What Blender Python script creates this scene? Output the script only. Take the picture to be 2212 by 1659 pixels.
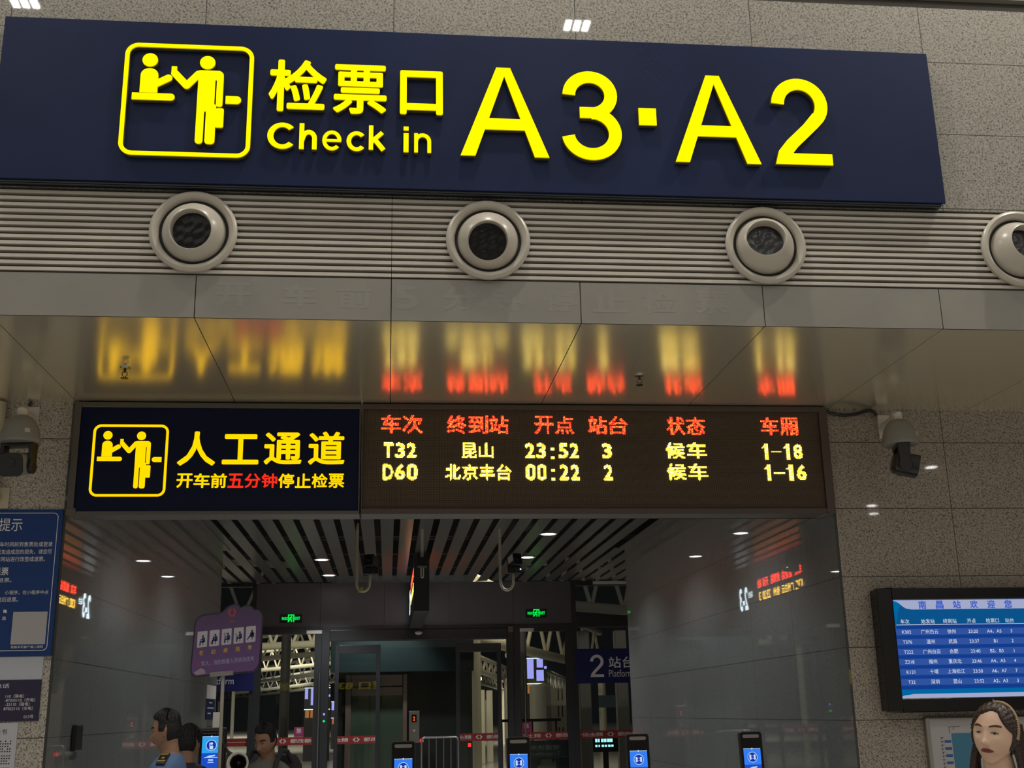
import bpy, bmesh, math, random
import numpy as np
from mathutils import Vector, Matrix
from mathutils.geometry import delaunay_2d_cdt, tessellate_polygon

random.seed(7)
for o in list(bpy.data.objects):
    bpy.data.objects.remove(o)
SC = bpy.context.scene
COL = SC.collection
R = math.radians
PI = math.pi

# ------------------------------------------------------------------ camera
EYE = Vector((0.0, 0.0, 1.6))
YAW, PITCH, ROLL, FPX = R(6.20474), R(15.73884), R(-1.14523), 2511.1
fw = Vector((math.sin(YAW) * math.cos(PITCH), math.cos(YAW) * math.cos(PITCH), math.sin(PITCH)))
rt0 = Vector((math.cos(YAW), -math.sin(YAW), 0))
up0 = rt0.cross(fw)
rt = math.cos(ROLL) * rt0 + math.sin(ROLL) * up0
up = math.cos(ROLL) * up0 - math.sin(ROLL) * rt0
cam = bpy.data.cameras.new('camera')
cam.sensor_fit = 'HORIZONTAL'
cam.sensor_width = 36.0
cam.lens = FPX / 2212.0 * 36.0
cam.clip_start = 0.05
cam.clip_end = 400
co = bpy.data.objects.new('camera', cam)
COL.objects.link(co)
mw = Matrix((rt, up, -fw)).transposed().to_4x4()
mw.translation = EYE
co.matrix_world = mw
SC.camera = co

# ------------------------------------------------------------------ world, exposure
SC.view_settings.view_transform = 'Standard'
SC.view_settings.look = 'None'
SC.view_settings.gamma = 1.0
SC.view_settings.exposure = 0.0
SC.view_settings.use_curve_mapping = False
wd = bpy.data.worlds.new('night')
SC.world = wd
wd.use_nodes = True
wd.node_tree.nodes['Background'].inputs[0].default_value = (0.9, 0.95, 1.0, 1)
wd.node_tree.nodes['Background'].inputs[1].default_value = 0.004
SC.cycles.use_denoising = True
SC.cycles.max_bounces = 8
SC.cycles.transparent_max_bounces = 12
SC.cycles.sample_clamp_indirect = 6.0


def lamp(name, kind, loc, target, power, color=(1, 1, 1), size=0.3, size_y=None, spot=None):
    l = bpy.data.lights.new(name, kind)
    l.energy = power
    l.color = color
    if kind == 'AREA':
        l.size = size
        if size_y:
            l.shape = 'RECTANGLE'
            l.size_y = size_y
    elif kind == 'SPOT':
        l.spot_size = spot
        l.spot_blend = 0.6
        l.shadow_soft_size = size
    else:
        l.shadow_soft_size = size
    o = bpy.data.objects.new(name, l)
    COL.objects.link(o)
    o.location = loc
    d = Vector(target) - Vector(loc)
    o.rotation_euler = d.to_track_quat('-Z', 'Y').to_euler()
    return o


WARM = (1.0, 0.93, 0.80)
HALLW = (1.0, 0.955, 0.88)
# wall washing lamps high up in the hall, close to the facade
for lx, lw in ((-4.4, 90), (0.8, 135), (6.0, 210)):
    lamp('wall_washer', 'AREA', (lx, 5.55, 9.9), (lx, 6.9, 4.8), lw, WARM, 0.22)
# one broad area light added under the hall ceiling as soft fill
lamp('hall_fill_light', 'AREA', (0.0, -17.0, 11.9), (0.0, -17.0, 0.0), 4700, HALLW, 60.0, 46.0)
# downlights in the passage (the lit discs themselves are built with the ceiling)
DOWN = [(-1.05, 18.6), (-1.04, 20.75), (2.2, 15.95), (2.2, 18.46)]
DOWN_NEAR = [(-1.05, 10.9), (2.2, 10.9), (-1.05, 13.4), (2.2, 13.4)]      # behind the sign board as seen from here
for dx, dy in DOWN + DOWN_NEAR:
    lamp('downlight_beam', 'SPOT', (dx, dy, 3.93), (dx, dy, 0), 100 if dy < 18 else 175, (0.92, 0.97, 1.0), 0.06, spot=R(125))
# fill lights added beyond the glass to brighten the trusses
lamp('truss_fill_light', 'AREA', (3.0, 33.0, 7.0), (6.0, 42.0, 3.0), 420, (1.0, 0.9, 0.66), 4.0, 2.0)
lamp('truss_fill_light', 'AREA', (-5.0, 32.0, 7.0), (-5.0, 46.0, 3.5), 420, (1.0, 0.93, 0.75), 3.0, 2.0)
lamp('truss_fill_light', 'AREA', (-8.0, 56.0, 9.0), (-8.0, 80.0, 4.0), 2000, (1.0, 0.93, 0.75), 3.0, 2.0)
lamp('truss_fill_light', 'AREA', (7.0, 62.0, 8.0), (8.0, 75.0, 3.0), 900, (1.0, 0.93, 0.75), 3.0, 2.0)
lamp('truss_fill_light', 'AREA', (-12.0, 95.0, 11.0), (-12.0, 120.0, 4.0), 4500, (1.0, 0.93, 0.75), 3.0, 2.0)
lamp('lift_fill_light', 'SPOT', (-.3, 25.4, 4.3), (-.2, 27.0, 1.6), 260, (1.0, 0.93, 0.85), .1, spot=R(80))  # spot added to brighten the steel front of the lift


# ------------------------------------------------------------------ materials
def nodes(name):
    m = bpy.data.materials.new(name)
    m.use_nodes = True
    nt = m.node_tree
    return m, nt, nt.nodes['Principled BSDF']


def pm(name, col, rough=0.5, metal=0.0, spec=0.5, coat=0.0, coatr=0.05, noise=0.0, nscale=8.0, bump=0.0, bscale=40.0):
    m, nt, b = nodes(name)
    b.inputs['Base Color'].default_value = (*col, 1)
    b.inputs['Roughness'].default_value = rough
    b.inputs['Metallic'].default_value = metal
    b.inputs['Specular IOR Level'].default_value = spec
    b.inputs['Coat Weight'].default_value = coat
    b.inputs['Coat Roughness'].default_value = coatr
    if noise or bump:
        tc = nt.nodes.new('ShaderNodeTexCoord')
    if noise:
        n = nt.nodes.new('ShaderNodeTexNoise')
        n.inputs['Scale'].default_value = nscale
        n.inputs['Detail'].default_value = 4
        nt.links.new(tc.outputs['Object'], n.inputs['Vector'])
        r = nt.nodes.new('ShaderNodeValToRGB')
        r.color_ramp.elements[0].position = 0.3
        r.color_ramp.elements[1].position = 0.7
        r.color_ramp.elements[0].color = (*[c * (1 - noise) for c in col], 1)
        r.color_ramp.elements[1].color = (*[min(1, c * (1 + noise)) for c in col], 1)
        nt.links.new(n.outputs['Fac'], r.inputs['Fac'])
        nt.links.new(r.outputs['Color'], b.inputs['Base Color'])
    if bump:
        n2 = nt.nodes.new('ShaderNodeTexNoise')
        n2.inputs['Scale'].default_value = bscale
        n2.inputs['Detail'].default_value = 3
        nt.links.new(tc.outputs['Object'], n2.inputs['Vector'])
        bp = nt.nodes.new('ShaderNodeBump')
        bp.inputs['Strength'].default_value = bump
        bp.inputs['Distance'].default_value = 0.02
        nt.links.new(n2.outputs['Fac'], bp.inputs['Height'])
        nt.links.new(bp.outputs['Normal'], b.inputs['Normal'])
    return m


def em(name, col, strength, sample=True):
    m = bpy.data.materials.new(name)
    m.use_nodes = True
    nt = m.node_tree
    nt.nodes.clear()
    e = nt.nodes.new('ShaderNodeEmission')
    e.inputs[0].default_value = (*col, 1)
    e.inputs[1].default_value = strength
    o = nt.nodes.new('ShaderNodeOutputMaterial')
    nt.links.new(e.outputs[0], o.inputs[0])
    if not sample:
        m.cycles.emission_sampling = 'NONE'
    return m


def granite(name, dark, light, coat, jx, ox, jz, oz, axis=0, rough=0.5, coatr=0.03, scale=80.0):
    """speckled stone with open joints on a grid; axis 0 = wall along X, 1 = wall along Y"""
    m, nt, b = nodes(name)
    N, L = nt.nodes, nt.links
    tc = N.new('ShaderNodeTexCoord')
    n = N.new('ShaderNodeTexNoise')
    n.inputs['Scale'].default_value = scale
    n.inputs['Detail'].default_value = 3
    n.inputs['Roughness'].default_value = 0.6
    n.inputs['Distortion'].default_value = 0.8
    L.new(tc.outputs['Object'], n.inputs['Vector'])
    r = N.new('ShaderNodeValToRGB')
    r.color_ramp.elements[0].position = 0.36
    r.color_ramp.elements[1].position = 0.54
    r.color_ramp.elements[0].color = (*dark, 1)
    r.color_ramp.elements[1].color = (*light, 1)
    L.new(n.outputs['Fac'], r.inputs['Fac'])
    sp = N.new('ShaderNodeSeparateXYZ')
    L.new(tc.outputs['Object'], sp.inputs[0])
    # per slab tone
    big = N.new('ShaderNodeTexNoise')
    big.inputs['Scale'].default_value = 0.9
    big.inputs['Detail'].default_value = 2
    L.new(tc.outputs['Object'], big.inputs['Vector'])

    def joint(sock, pitch, off):
        a = N.new('ShaderNodeMath'); a.operation = 'SUBTRACT'
        L.new(sock, a.inputs[0]); a.inputs[1].default_value = off - pitch / 2
        d = N.new('ShaderNodeMath'); d.operation = 'DIVIDE'
        L.new(a.outputs[0], d.inputs[0]); d.inputs[1].default_value = pitch
        f = N.new('ShaderNodeMath'); f.operation = 'FRACT'
        L.new(d.outputs[0], f.inputs[0])
        s = N.new('ShaderNodeMath'); s.operation = 'SUBTRACT'
        L.new(f.outputs[0], s.inputs[0]); s.inputs[1].default_value = 0.5
        ab = N.new('ShaderNodeMath'); ab.operation = 'ABSOLUTE'
        L.new(s.outputs[0], ab.inputs[0])
        lt = N.new('ShaderNodeMath'); lt.operation = 'LESS_THAN'
        L.new(ab.outputs[0], lt.inputs[0]); lt.inputs[1].default_value = 0.0028 / pitch
        return lt.outputs[0]
    j1 = joint(sp.outputs[axis], jx, ox)
    j2 = joint(sp.outputs[2], jz, oz)
    mx = N.new('ShaderNodeMath'); mx.operation = 'MAXIMUM'
    L.new(j1, mx.inputs[0]); L.new(j2, mx.inputs[1])
    tone = N.new('ShaderNodeMix'); tone.data_type = 'RGBA'; tone.blend_type = 'MULTIPLY'
    tone.inputs[0].default_value = 0.5
    L.new(r.outputs[0], tone.inputs[6]); L.new(big.outputs['Color'], tone.inputs[7])
    gm = N.new('ShaderNodeMix'); gm.data_type = 'RGBA'
    L.new(mx.outputs[0], gm.inputs[0])
    hs = N.new('ShaderNodeMix'); hs.data_type = 'RGBA'
    hs.inputs[0].default_value = 0.0
    L.new(r.outputs[0], gm.inputs[6])
    gm.inputs[7].default_value = (dark[0] * .35, dark[1] * .35, dark[2] * .35, 1)
    L.new(gm.outputs[2], b.inputs['Base Color'])
    b.inputs['Roughness'].default_value = rough
    b.inputs['Specular IOR Level'].default_value = 0.3
    b.inputs['Coat Weight'].default_value = coat
    b.inputs['Coat Roughness'].default_value = coatr
    return m


def glass_mat(name, tint=(0.93, 0.97, 0.95)):
    m = bpy.data.materials.new(name)
    m.use_nodes = True
    nt = m.node_tree
    nt.nodes.clear()
    t = nt.nodes.new('ShaderNodeBsdfTransparent')
    t.inputs[0].default_value = (*tint, 1)
    g = nt.nodes.new('ShaderNodeBsdfGlossy')
    g.inputs['Roughness'].default_value = 0.01
    f = nt.nodes.new('ShaderNodeFresnel')
    f.inputs[0].default_value = 1.5
    mx = nt.nodes.new('ShaderNodeMixShader')
    o = nt.nodes.new('ShaderNodeOutputMaterial')
    nt.links.new(f.outputs[0], mx.inputs[0])
    nt.links.new(t.outputs[0], mx.inputs[1])
    nt.links.new(g.outputs[0], mx.inputs[2])
    nt.links.new(mx.outputs[0], o.inputs[0])
    return m


def led_mat(name, cols, strength, pitch):
    """lit diodes, each one a random pick out of cols"""
    m = bpy.data.materials.new(name)
    m.use_nodes = True
    nt = m.node_tree
    nt.nodes.clear()
    N, L = nt.nodes, nt.links
    tc = N.new('ShaderNodeTexCoord')
    s = N.new('ShaderNodeVectorMath'); s.operation = 'SCALE'; s.inputs['Scale'].default_value = 1 / pitch
    L.new(tc.outputs['Object'], s.inputs[0])
    f = N.new('ShaderNodeVectorMath'); f.operation = 'FLOOR'
    L.new(s.outputs[0], f.inputs[0])
    w = N.new('ShaderNodeTexWhiteNoise'); w.noise_dimensions = '3D'
    L.new(f.outputs[0], w.inputs['Vector'])
    r = N.new('ShaderNodeValToRGB')
    r.color_ramp.interpolation = 'CONSTANT'
    tot = sum(c[1] for c in cols)
    acc = 0
    for i, (c, wt) in enumerate(cols):
        if i < 2:
            e = r.color_ramp.elements[i]
            e.position = acc / tot
        else:
            e = r.color_ramp.elements.new(acc / tot)
        e.color = (*c, 1)
        acc += wt
    L.new(w.outputs['Value'], r.inputs['Fac'])
    e = N.new('ShaderNodeEmission')
    e.inputs[1].default_value = strength
    L.new(r.outputs[0], e.inputs[0])
    o = N.new('ShaderNodeOutputMaterial')
    L.new(e.outputs[0], o.inputs[0])
    m.cycles.emission_sampling = 'NONE'
    return m


def dotgrid_mat(name, base, dot, pitch, ax=(0, 2)):
    """unlit diode matrix: small pale dots on a dark board"""
    m, nt, b = nodes(name)
    N, L = nt.nodes, nt.links
    tc = N.new('ShaderNodeTexCoord')
    sp = N.new('ShaderNodeSeparateXYZ')
    L.new(tc.outputs['Object'], sp.inputs[0])
    outs = []
    for a in ax:
        d = N.new('ShaderNodeMath'); d.operation = 'DIVIDE'; d.inputs[1].default_value = pitch
        L.new(sp.outputs[a], d.inputs[0])
        f = N.new('ShaderNodeMath'); f.operation = 'FRACT'
        L.new(d.outputs[0], f.inputs[0])
        s = N.new('ShaderNodeMath'); s.operation = 'SUBTRACT'; s.inputs[1].default_value = 0.5
        L.new(f.outputs[0], s.inputs[0])
        ab = N.new('ShaderNodeMath'); ab.operation = 'ABSOLUTE'
        L.new(s.outputs[0], ab.inputs[0])
        lt = N.new('ShaderNodeMath'); lt.operation = 'LESS_THAN'; lt.inputs[1].default_value = 0.3
        L.new(ab.outputs[0], lt.inputs[0])
        outs.append(lt.outputs[0])
    mu = N.new('ShaderNodeMath'); mu.operation = 'MULTIPLY'
    L.new(outs[0], mu.inputs[0]); L.new(outs[1], mu.inputs[1])
    mx = N.new('ShaderNodeMix'); mx.data_type = 'RGBA'
    L.new(mu.outputs[0], mx.inputs[0])
    mx.inputs[6].default_value = (*base, 1)
    mx.inputs[7].default_value = (*dot, 1)
    L.new(mx.outputs[2], b.inputs['Base Color'])
    b.inputs['Roughness'].default_value = 0.7
    b.inputs['Specular IOR Level'].default_value = 0.2
    return m


PIT = 0.0078
M = dict(
    gran_up=granite('granite_upper', (0.085, 0.079, 0.067), (0.33, 0.31, 0.27), 0.22, 1.235, 0.0, 0.5585, 5.935, 0, coatr=0.02),
    gran_r=granite('granite_lower', (0.085, 0.073, 0.061), (0.375, 0.33, 0.28), 0.16, 1.0, 3.57, 0.549, 3.68, 0, coatr=0.02),
    gran_l=granite('granite_left', (0.11, 0.10, 0.086), (0.54, 0.50, 0.44), 0.16, 1.0, -2.42, 0.549, 3.68, 0, coatr=0.02),
    reveal=granite('granite_reveal', (0.12, 0.125, 0.12), (0.20, 0.205, 0.195), 0.9, 1.2, 9.0, 0.549, 3.68, 1, rough=0.4, coatr=0.02, scale=90),
    slat=pm('grille_paint', (0.50, 0.465, 0.41), 0.4, 0.0, 0.4, noise=0.05, nscale=3),
    dark=pm('dark_backing', (0.012, 0.012, 0.012), 0.8),
    band=pm('fascia_metal', (0.235, 0.223, 0.198), 0.42, 0.0, 0.4, noise=0.05, nscale=2.5),
    ghost=pm('fascia_ghost', (0.246, 0.235, 0.213), 0.45, 0.0, 0.4),
    soffit=pm('soffit_metal', (0.84, 0.78, 0.62), 0.19, 0.72, 0.5, bump=0.04, bscale=1.3),
    seam=pm('seam_dark', (0.03, 0.027, 0.022), 0.7),
    navy=pm('sign_navy', (0.009, 0.017, 0.060), 0.4, 0.0, 0.15, noise=0.12, nscale=1.5),
    navyledge=pm('sign_ledge', (0.022, 0.025, 0.032), 0.25, 0.3, 0.5),
    navy2=pm('sign_navy_small', (0.006, 0.010, 0.036), 0.45, 0.0, 0.12),
    frame=pm('sign_frame', (0.10, 0.09, 0.078), 0.4, 0.4),
    ret=pm('letter_return', (0.10, 0.085, 0.01), 0.4),
    yellow=em('letter_yellow', (1.0, 0.80, 0.0), 1.35),
    yellowside=em('letter_edge', (1.0, 0.72, 0.0), 0.38),
    yellow2=em('passage_yellow', (1.0, 0.58, 0.0), 1.3),
    red2=em('passage_red', (1.0, 0.03, 0.01), 1.0),
    led_red=led_mat('led_red', [((1, .045, .012), 6), ((1, .16, .03), 4), ((1, .012, .012), 3)], 3.0, PIT),
    led_yel=led_mat('led_yellow', [((1, .70, .04), 7), ((1, .92, .40), 3), ((1, .45, .03), 2), ((.45, 1, .7), .7)], 2.5, PIT),
    ledboard=dotgrid_mat('led_board', (0.010, 0.007, 0.005), (0.20, 0.155, 0.11), PIT),
    ring=pm('nozzle_paint', (0.47, 0.435, 0.375), 0.28, 0.0, 0.5),
    foil=pm('black_foil', (0.008, 0.008, 0.008), 0.25, 0.0, 0.4, bump=.35, bscale=9),
    white=pm('white_paint', (0.62, 0.60, 0.55), 0.4),
    cream=pm('cream_plastic', (0.55, 0.50, 0.38), 0.45),
    camgrey=pm('camera_grey', (0.24, 0.235, 0.225), 0.4, 0.0, 0.45),
    black=pm('black_plastic', (0.012, 0.012, 0.013), 0.3),
    blackgloss=pm('black_glass', (0.006, 0.006, 0.008), 0.06, 0.0, 0.6),
    steel=pm('steel', (0.42, 0.40, 0.38), 0.3, 0.9),
    frame_dark=pm('door_frame', (0.046, 0.047, 0.05), 0.38, 0.4),
    spandrel=pm('spandrel_panel', (0.11, 0.112, 0.12), 0.34, 0.3),
    glass=glass_mat('door_glass'),
    cslat=pm('ceiling_slat', (0.135, 0.126, 0.107), 0.28, 0.3, 0.5),
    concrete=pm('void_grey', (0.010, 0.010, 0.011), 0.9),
    floor=pm('floor_stone', (0.62, 0.60, 0.56), 0.18, 0.0, 0.5, noise=0.1, nscale=3),
    hallwall=pm('hall_wall', (0.30, 0.29, 0.26), 0.6),
    green=em('exit_green', (0.0, 1.0, 0.08), 1.1),
    lampwhite=em('lamp_white', (1.0, 0.97, 0.95), 14.0, False),
    red=pm('strip_red', (0.26, 0.022, 0.018), 0.45),
    stripwhite=pm('strip_white', (0.55, 0.53, 0.5), 0.5),
    navy3=pm('platform_sign_blue', (0.012, 0.016, 0.10), 0.4),
    signwhite=pm('platform_sign_white', (0.80, 0.80, 0.80), 0.5),
    truss=pm('truss_paint', (0.55, 0.52, 0.40), 0.4),
    trussgrey=pm('truss_grey', (0.30, 0.29, 0.25), 0.45),
)


# ------------------------------------------------------------------ mesh builder
class MB:
    def __init__(s):
        s.v = []
        s.f = []
        s.m = []
        s.mi = 0

    def add(s, vs, fs):
        o = len(s.v)
        s.v.extend([tuple(map(float, p)) for p in vs])
        for f in fs:
            s.f.append([o + i for i in f])
            s.m.append(s.mi)
        return s

    def box(s, x0, x1, y0, y1, z0, z1):
        v = [(x, y, z) for x in (x0, x1) for y in (y0, y1) for z in (z0, z1)]
        return s.add(v, [(0, 1, 3, 2), (4, 6, 7, 5), (0, 4, 5, 1), (2, 3, 7, 6), (0, 2, 6, 4), (1, 5, 7, 3)])

    def tube(s, pts, r, n=10, caps=True):
        pts = [Vector(p) for p in pts]
        rs = r if isinstance(r, (list, tuple)) else [r] * len(pts)
        rings = []
        prev = None
        for i, p in enumerate(pts):
            a = pts[max(0, i - 1)]
            b = pts[min(len(pts) - 1, i + 1)]
            t = (b - a).normalized()
            if prev is None:
                ref = Vector((0, 0, 1)) if abs(t.z) < 0.9 else Vector((1, 0, 0))
                u = t.cross(ref).normalized()
            else:
                u = (prev - t * prev.dot(t)).normalized()
            prev = u
            w = t.cross(u)
            rings.append([p + (u * math.cos(2 * PI * k / n) + w * math.sin(2 * PI * k / n)) * rs[i] for k in range(n)])
        v = [q for rg in rings for q in rg]
        f = []
        for i in range(len(pts) - 1):
            for k in range(n):
                f.append((i * n + k, i * n + (k + 1) % n, (i + 1) * n + (k + 1) % n, (i + 1) * n + k))
        if caps:
            f.append(tuple(reversed(range(n))))
            f.append(tuple((len(pts) - 1) * n + k for k in range(n)))
        return s.add(v, f)

    def lathe(s, prof, origin, axis=(0, -1, 0), n=48, close=False):
        """prof: (radius, height along axis)"""
        ax = Vector(axis).normalized()
        ref = Vector((0, 0, 1)) if abs(ax.z) < 0.9 else Vector((1, 0, 0))
        u = ax.cross(ref).normalized()
        w = ax.cross(u)
        o = Vector(origin)
        v = [o + ax * h + (u * math.cos(2 * PI * k / n) + w * math.sin(2 * PI * k / n)) * r for r, h in prof for k in range(n)]
        f = []
        for i in range(len(prof) - 1):
            for k in range(n):
                f.append((i * n + k, (i + 1) * n + k, (i + 1) * n + (k + 1) % n, i * n + (k + 1) % n))
        if close:
            f.append(tuple(range(n)))
            f.append(tuple(reversed([(len(prof) - 1) * n + k for k in range(n)])))
        return s.add(v, f)

    def ell(s, c, r, nu=20, nv=14):
        v = []
        for j in range(nv + 1):
            ph = PI * j / nv
            for i in range(nu):
                th = 2 * PI * i / nu
                v.append((c[0] + r[0] * math.sin(ph) * math.cos(th), c[1] + r[1] * math.sin(ph) * math.sin(th), c[2] + r[2] * math.cos(ph)))
        f = []
        for j in range(nv):
            for i in range(nu):
                f.append((j * nu + i, (j + 1) * nu + i, (j + 1) * nu + (i + 1) % nu, j * nu + (i + 1) % nu))
        return s.add(v, f)

    def flat(s, shp, y, plane='XZ', flip=False):
        """2-D shape (verts, faces) laid flat at depth y"""
        vs, fs = shp
        if plane == 'XZ':
            v = [(p[0], y, p[1]) for p in vs]
        elif plane == 'YZ':
            v = [(y, p[0], p[1]) for p in vs]
        else:
            v = [(p[0], p[1], y) for p in vs]
        return s.add(v, [tuple(reversed(f)) for f in fs] if flip else fs)

    def ext(s, shp, y0, y1, mi_side=None, y_split=None, mi_split=None):
        """2-D shape extruded from the front y0 to the back y1"""
        vs, fs = shp
        n = len(vs)
        mi = s.mi
        s.add([(p[0], y0, p[1]) for p in vs], fs)
        ed = {}
        for f in fs:
            for i in range(len(f)):
                a, b = f[i], f[(i + 1) % len(f)]
                k = (min(a, b), max(a, b))
                ed.setdefault(k, []).append((a, b))
        bd = [e[0] for e in ed.values() if len(e) == 1]
        segs = [(y0, y1, mi_side)] if y_split is None else [(y0, y_split, mi_split), (y_split, y1, mi_side)]
        for ya, yb, k in segs:
            s.mi = mi if k is None else k
            vv, ff = [], []
            for a, b in bd:
                o = len(vv)
                vv += [(vs[a][0], ya, vs[a][1]), (vs[b][0], ya, vs[b][1]), (vs[b][0], yb, vs[b][1]), (vs[a][0], yb, vs[a][1])]
                ff.append((o, o + 1, o + 2, o + 3))
            s.add(vv, ff)
        s.mi = mi
        return s

    def xf(s, mat):
        s.v = [tuple(mat @ Vector(p)) for p in s.v]
        return s


PMAT = {}


def obj(name, mb, mats, parent=None, smooth=False, local=False, bevel=0.0, fix=True, angle=38):
    me = bpy.data.meshes.new(name)
    v = mb.v
    if parent is not None and not local:
        inv = PMAT[parent].inverted()
        v = [tuple(inv @ Vector(p)) for p in v]
    me.from_pydata(v, [], mb.f)
    if not isinstance(mats, (list, tuple)):
        mats = [mats]
    for m in mats:
        me.materials.append(m)
    if len(mats) > 1:
        me.polygons.foreach_set('material_index', mb.m)
    if fix:
        bm = bmesh.new()
        bm.from_mesh(me)
        bmesh.ops.remove_doubles(bm, verts=bm.verts, dist=1e-5)
        bmesh.ops.recalc_face_normals(bm, faces=bm.faces)
        bm.to_mesh(me)
        bm.free()
    if smooth:
        me.polygons.foreach_set('use_smooth', [True] * len(me.polygons))
        me.set_sharp_from_angle(angle=R(angle))
    me.update()
    o = bpy.data.objects.new(name, me)
    COL.objects.link(o)
    if parent is not None:
        o.parent = parent
        PMAT[o] = PMAT[parent]
    else:
        PMAT[o] = Matrix.Identity(4)
    if bevel:
        b = o.modifiers.new('bevel', 'BEVEL')
        b.width = bevel
        b.segments = 2
        b.limit_method = 'ANGLE'
    return o


def thing(name, label, cat, loc=(0, 0, 0), rot=(0, 0, 0), group=None):
    o = bpy.data.objects.new(name, None)
    o.empty_display_size = 0.1
    COL.objects.link(o)
    o.location = loc
    o.rotation_euler = rot
    o['label'] = label
    o['category'] = cat
    if group:
        o['group'] = group
    from mathutils import Euler
    PMAT[o] = Matrix.Translation(loc) @ Euler(rot).to_matrix().to_4x4()
    return o


def tag(o, label, cat, group=None):
    o['label'] = label
    o['category'] = cat
    if group:
        o['group'] = group
    return o


def struct(name, mb, mats, parent=None, **k):
    o = obj(name, mb, mats, parent, **k)
    if parent is None:
        o['kind'] = 'structure'
    return o


# ------------------------------------------------------------------ flat shapes and lettering
def disc(cx, cz, rx, rz=None, n=32):
    rz = rx if rz is None else rz
    return ([(cx + rx * math.cos(2 * PI * k / n), cz + rz * math.sin(2 * PI * k / n)) for k in range(n)], [tuple(range(n))])


def poly(pts):
    tr = tessellate_polygon([[Vector((p[0], p[1], 0)) for p in pts]])
    return (list(pts), [tuple(t) for t in tr])


def rect(x0, x1, z0, z1):
    return ([(x0, z0), (x1, z0), (x1, z1), (x0, z1)], [(0, 1, 2, 3)])


def rr_pts(x0, x1, z0, z1, r, n=8):
    out = []
    for cx, cz, a in ((x1 - r, z0 + r, -90), (x1 - r, z1 - r, 0), (x0 + r, z1 - r, 90), (x0 + r, z0 + r, 180)):
        for k in range(n + 1):
            t = R(a + 90 * k / n)
            out.append((cx + r * math.cos(t), cz + r * math.sin(t)))
    return out


def rrect(x0, x1, z0, z1, r, n=8):
    p = rr_pts(x0, x1, z0, z1, r, n)
    return (p, [tuple(range(len(p)))])


def rring(x0, x1, z0, z1, r, t, n=8):
    a = rr_pts(x0, x1, z0, z1, r, n)
    b = rr_pts(x0 + t, x1 - t, z0 + t, z1 - t, max(r - t, 0.001), n)
    k = len(a)
    return (a + b, [(i, (i + 1) % k, k + (i + 1) % k, k + i) for i in range(k)])


def capsule(p, q, r, n=10):
    a = math.atan2(q[1] - p[1], q[0] - p[0])
    pts = [(q[0] + r * math.cos(a - PI / 2 + PI * k / n), q[1] + r * math.sin(a - PI / 2 + PI * k / n)) for k in range(n + 1)]
    pts += [(p[0] + r * math.cos(a + PI / 2 + PI * k / n), p[1] + r * math.sin(a + PI / 2 + PI * k / n)) for k in range(n + 1)]
    return (pts, [tuple(range(len(pts)))])


def stroke(pts, w):
    """thick open line with square cut ends"""
    pts = [Vector(p) for p in pts]
    L_, R_ = [], []
    for i, p in enumerate(pts):
        if i == 0:
            t = (pts[1] - p).normalized(); k = 1
        elif i == len(pts) - 1:
            t = (p - pts[i - 1]).normalized(); k = 1
        else:
            t1 = (p - pts[i - 1]).normalized(); t2 = (pts[i + 1] - p).normalized()
            t = (t1 + t2).normalized()
            k = 1 / max(0.4, t.dot(t1))
        nrm = Vector((-t.y, t.x)) * (w / 2 * k)
        L_.append(p + nrm)
        R_.append(p - nrm)
    n = len(pts)
    return ([tuple(q) for q in L_ + R_], [(n + i, n + i + 1, i + 1, i) for i in range(n - 1)])


def arc(cx, cz, rx, rz, a0, a1, n=20):
    return [(cx + rx * math.cos(R(a0 + (a1 - a0) * k / n)), cz + rz * math.sin(R(a0 + (a1 - a0) * k / n))) for k in range(n + 1)]


def union(shapes):
    vs, fs = [], []
    for v, f in shapes:
        o = len(vs)
        vs += [Vector((p[0], p[1])) for p in v]
        for q in f:
            q = [o + i for i in q]
            ar = sum(vs[q[i]].x * vs[q[(i + 1) % len(q)]].y - vs[q[(i + 1) % len(q)]].x * vs[q[i]].y for i in range(len(q)))
            if abs(ar) < 1e-12:
                continue
            fs.append(q if ar > 0 else q[::-1])
    r = delaunay_2d_cdt(vs, [], fs, 1, 1e-6)
    return ([tuple(p) for p in r[0]], [tuple(f) for f, og in zip(r[2], r[5]) if og])


_G = {}


def glyphs(s):
    """outline of a string as flat triangles, height about 1"""
    if s in _G:
        return _G[s]
    c = bpy.data.curves.new('lettering', 'FONT')
    c.body = s
    c.size = 1
    c.resolution_u = 4
    o = bpy.data.objects.new('lettering', c)
    COL.objects.link(o)
    bpy.context.view_layer.update()
    dg = bpy.context.evaluated_depsgraph_get()
    ev = o.evaluated_get(dg)
    me = ev.to_mesh()
    vs = [(v.co.x, v.co.y) for v in me.vertices]
    fs = [tuple(p.vertices) for p in me.polygons]
    ev.to_mesh_clear()
    bpy.data.objects.remove(o)
    bpy.data.curves.remove(c)
    _G[s] = (vs, fs)
    return _G[s]


def fit(shp, x0, x1, z0, z1, keep=False):
    vs, fs = shp
    a = np.array(vs)
    lo, hi = a.min(0), a.max(0)
    sx = (x1 - x0) / max(1e-9, hi[0] - lo[0])
    sz = (z1 - z0) / max(1e-9, hi[1] - lo[1])
    if keep:
        k = min(sx, sz)
        cx, cz = (x0 + x1) / 2, (z0 + z1) / 2
        m = (lo + hi) / 2
        return ([(cx + (p[0] - m[0]) * k, cz + (p[1] - m[1]) * k) for p in vs], fs)
    return ([(x0 + (p[0] - lo[0]) * sx, z0 + (p[1] - lo[1]) * sz) for p in vs], fs)


def bold(shp, r, n=8):
    vs, fs = shp
    return union([([(p[0] + r * math.cos(2 * PI * k / n + .2), p[1] + r * math.sin(2 * PI * k / n + .2)) for p in vs], fs) for k in range(n)])


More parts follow.
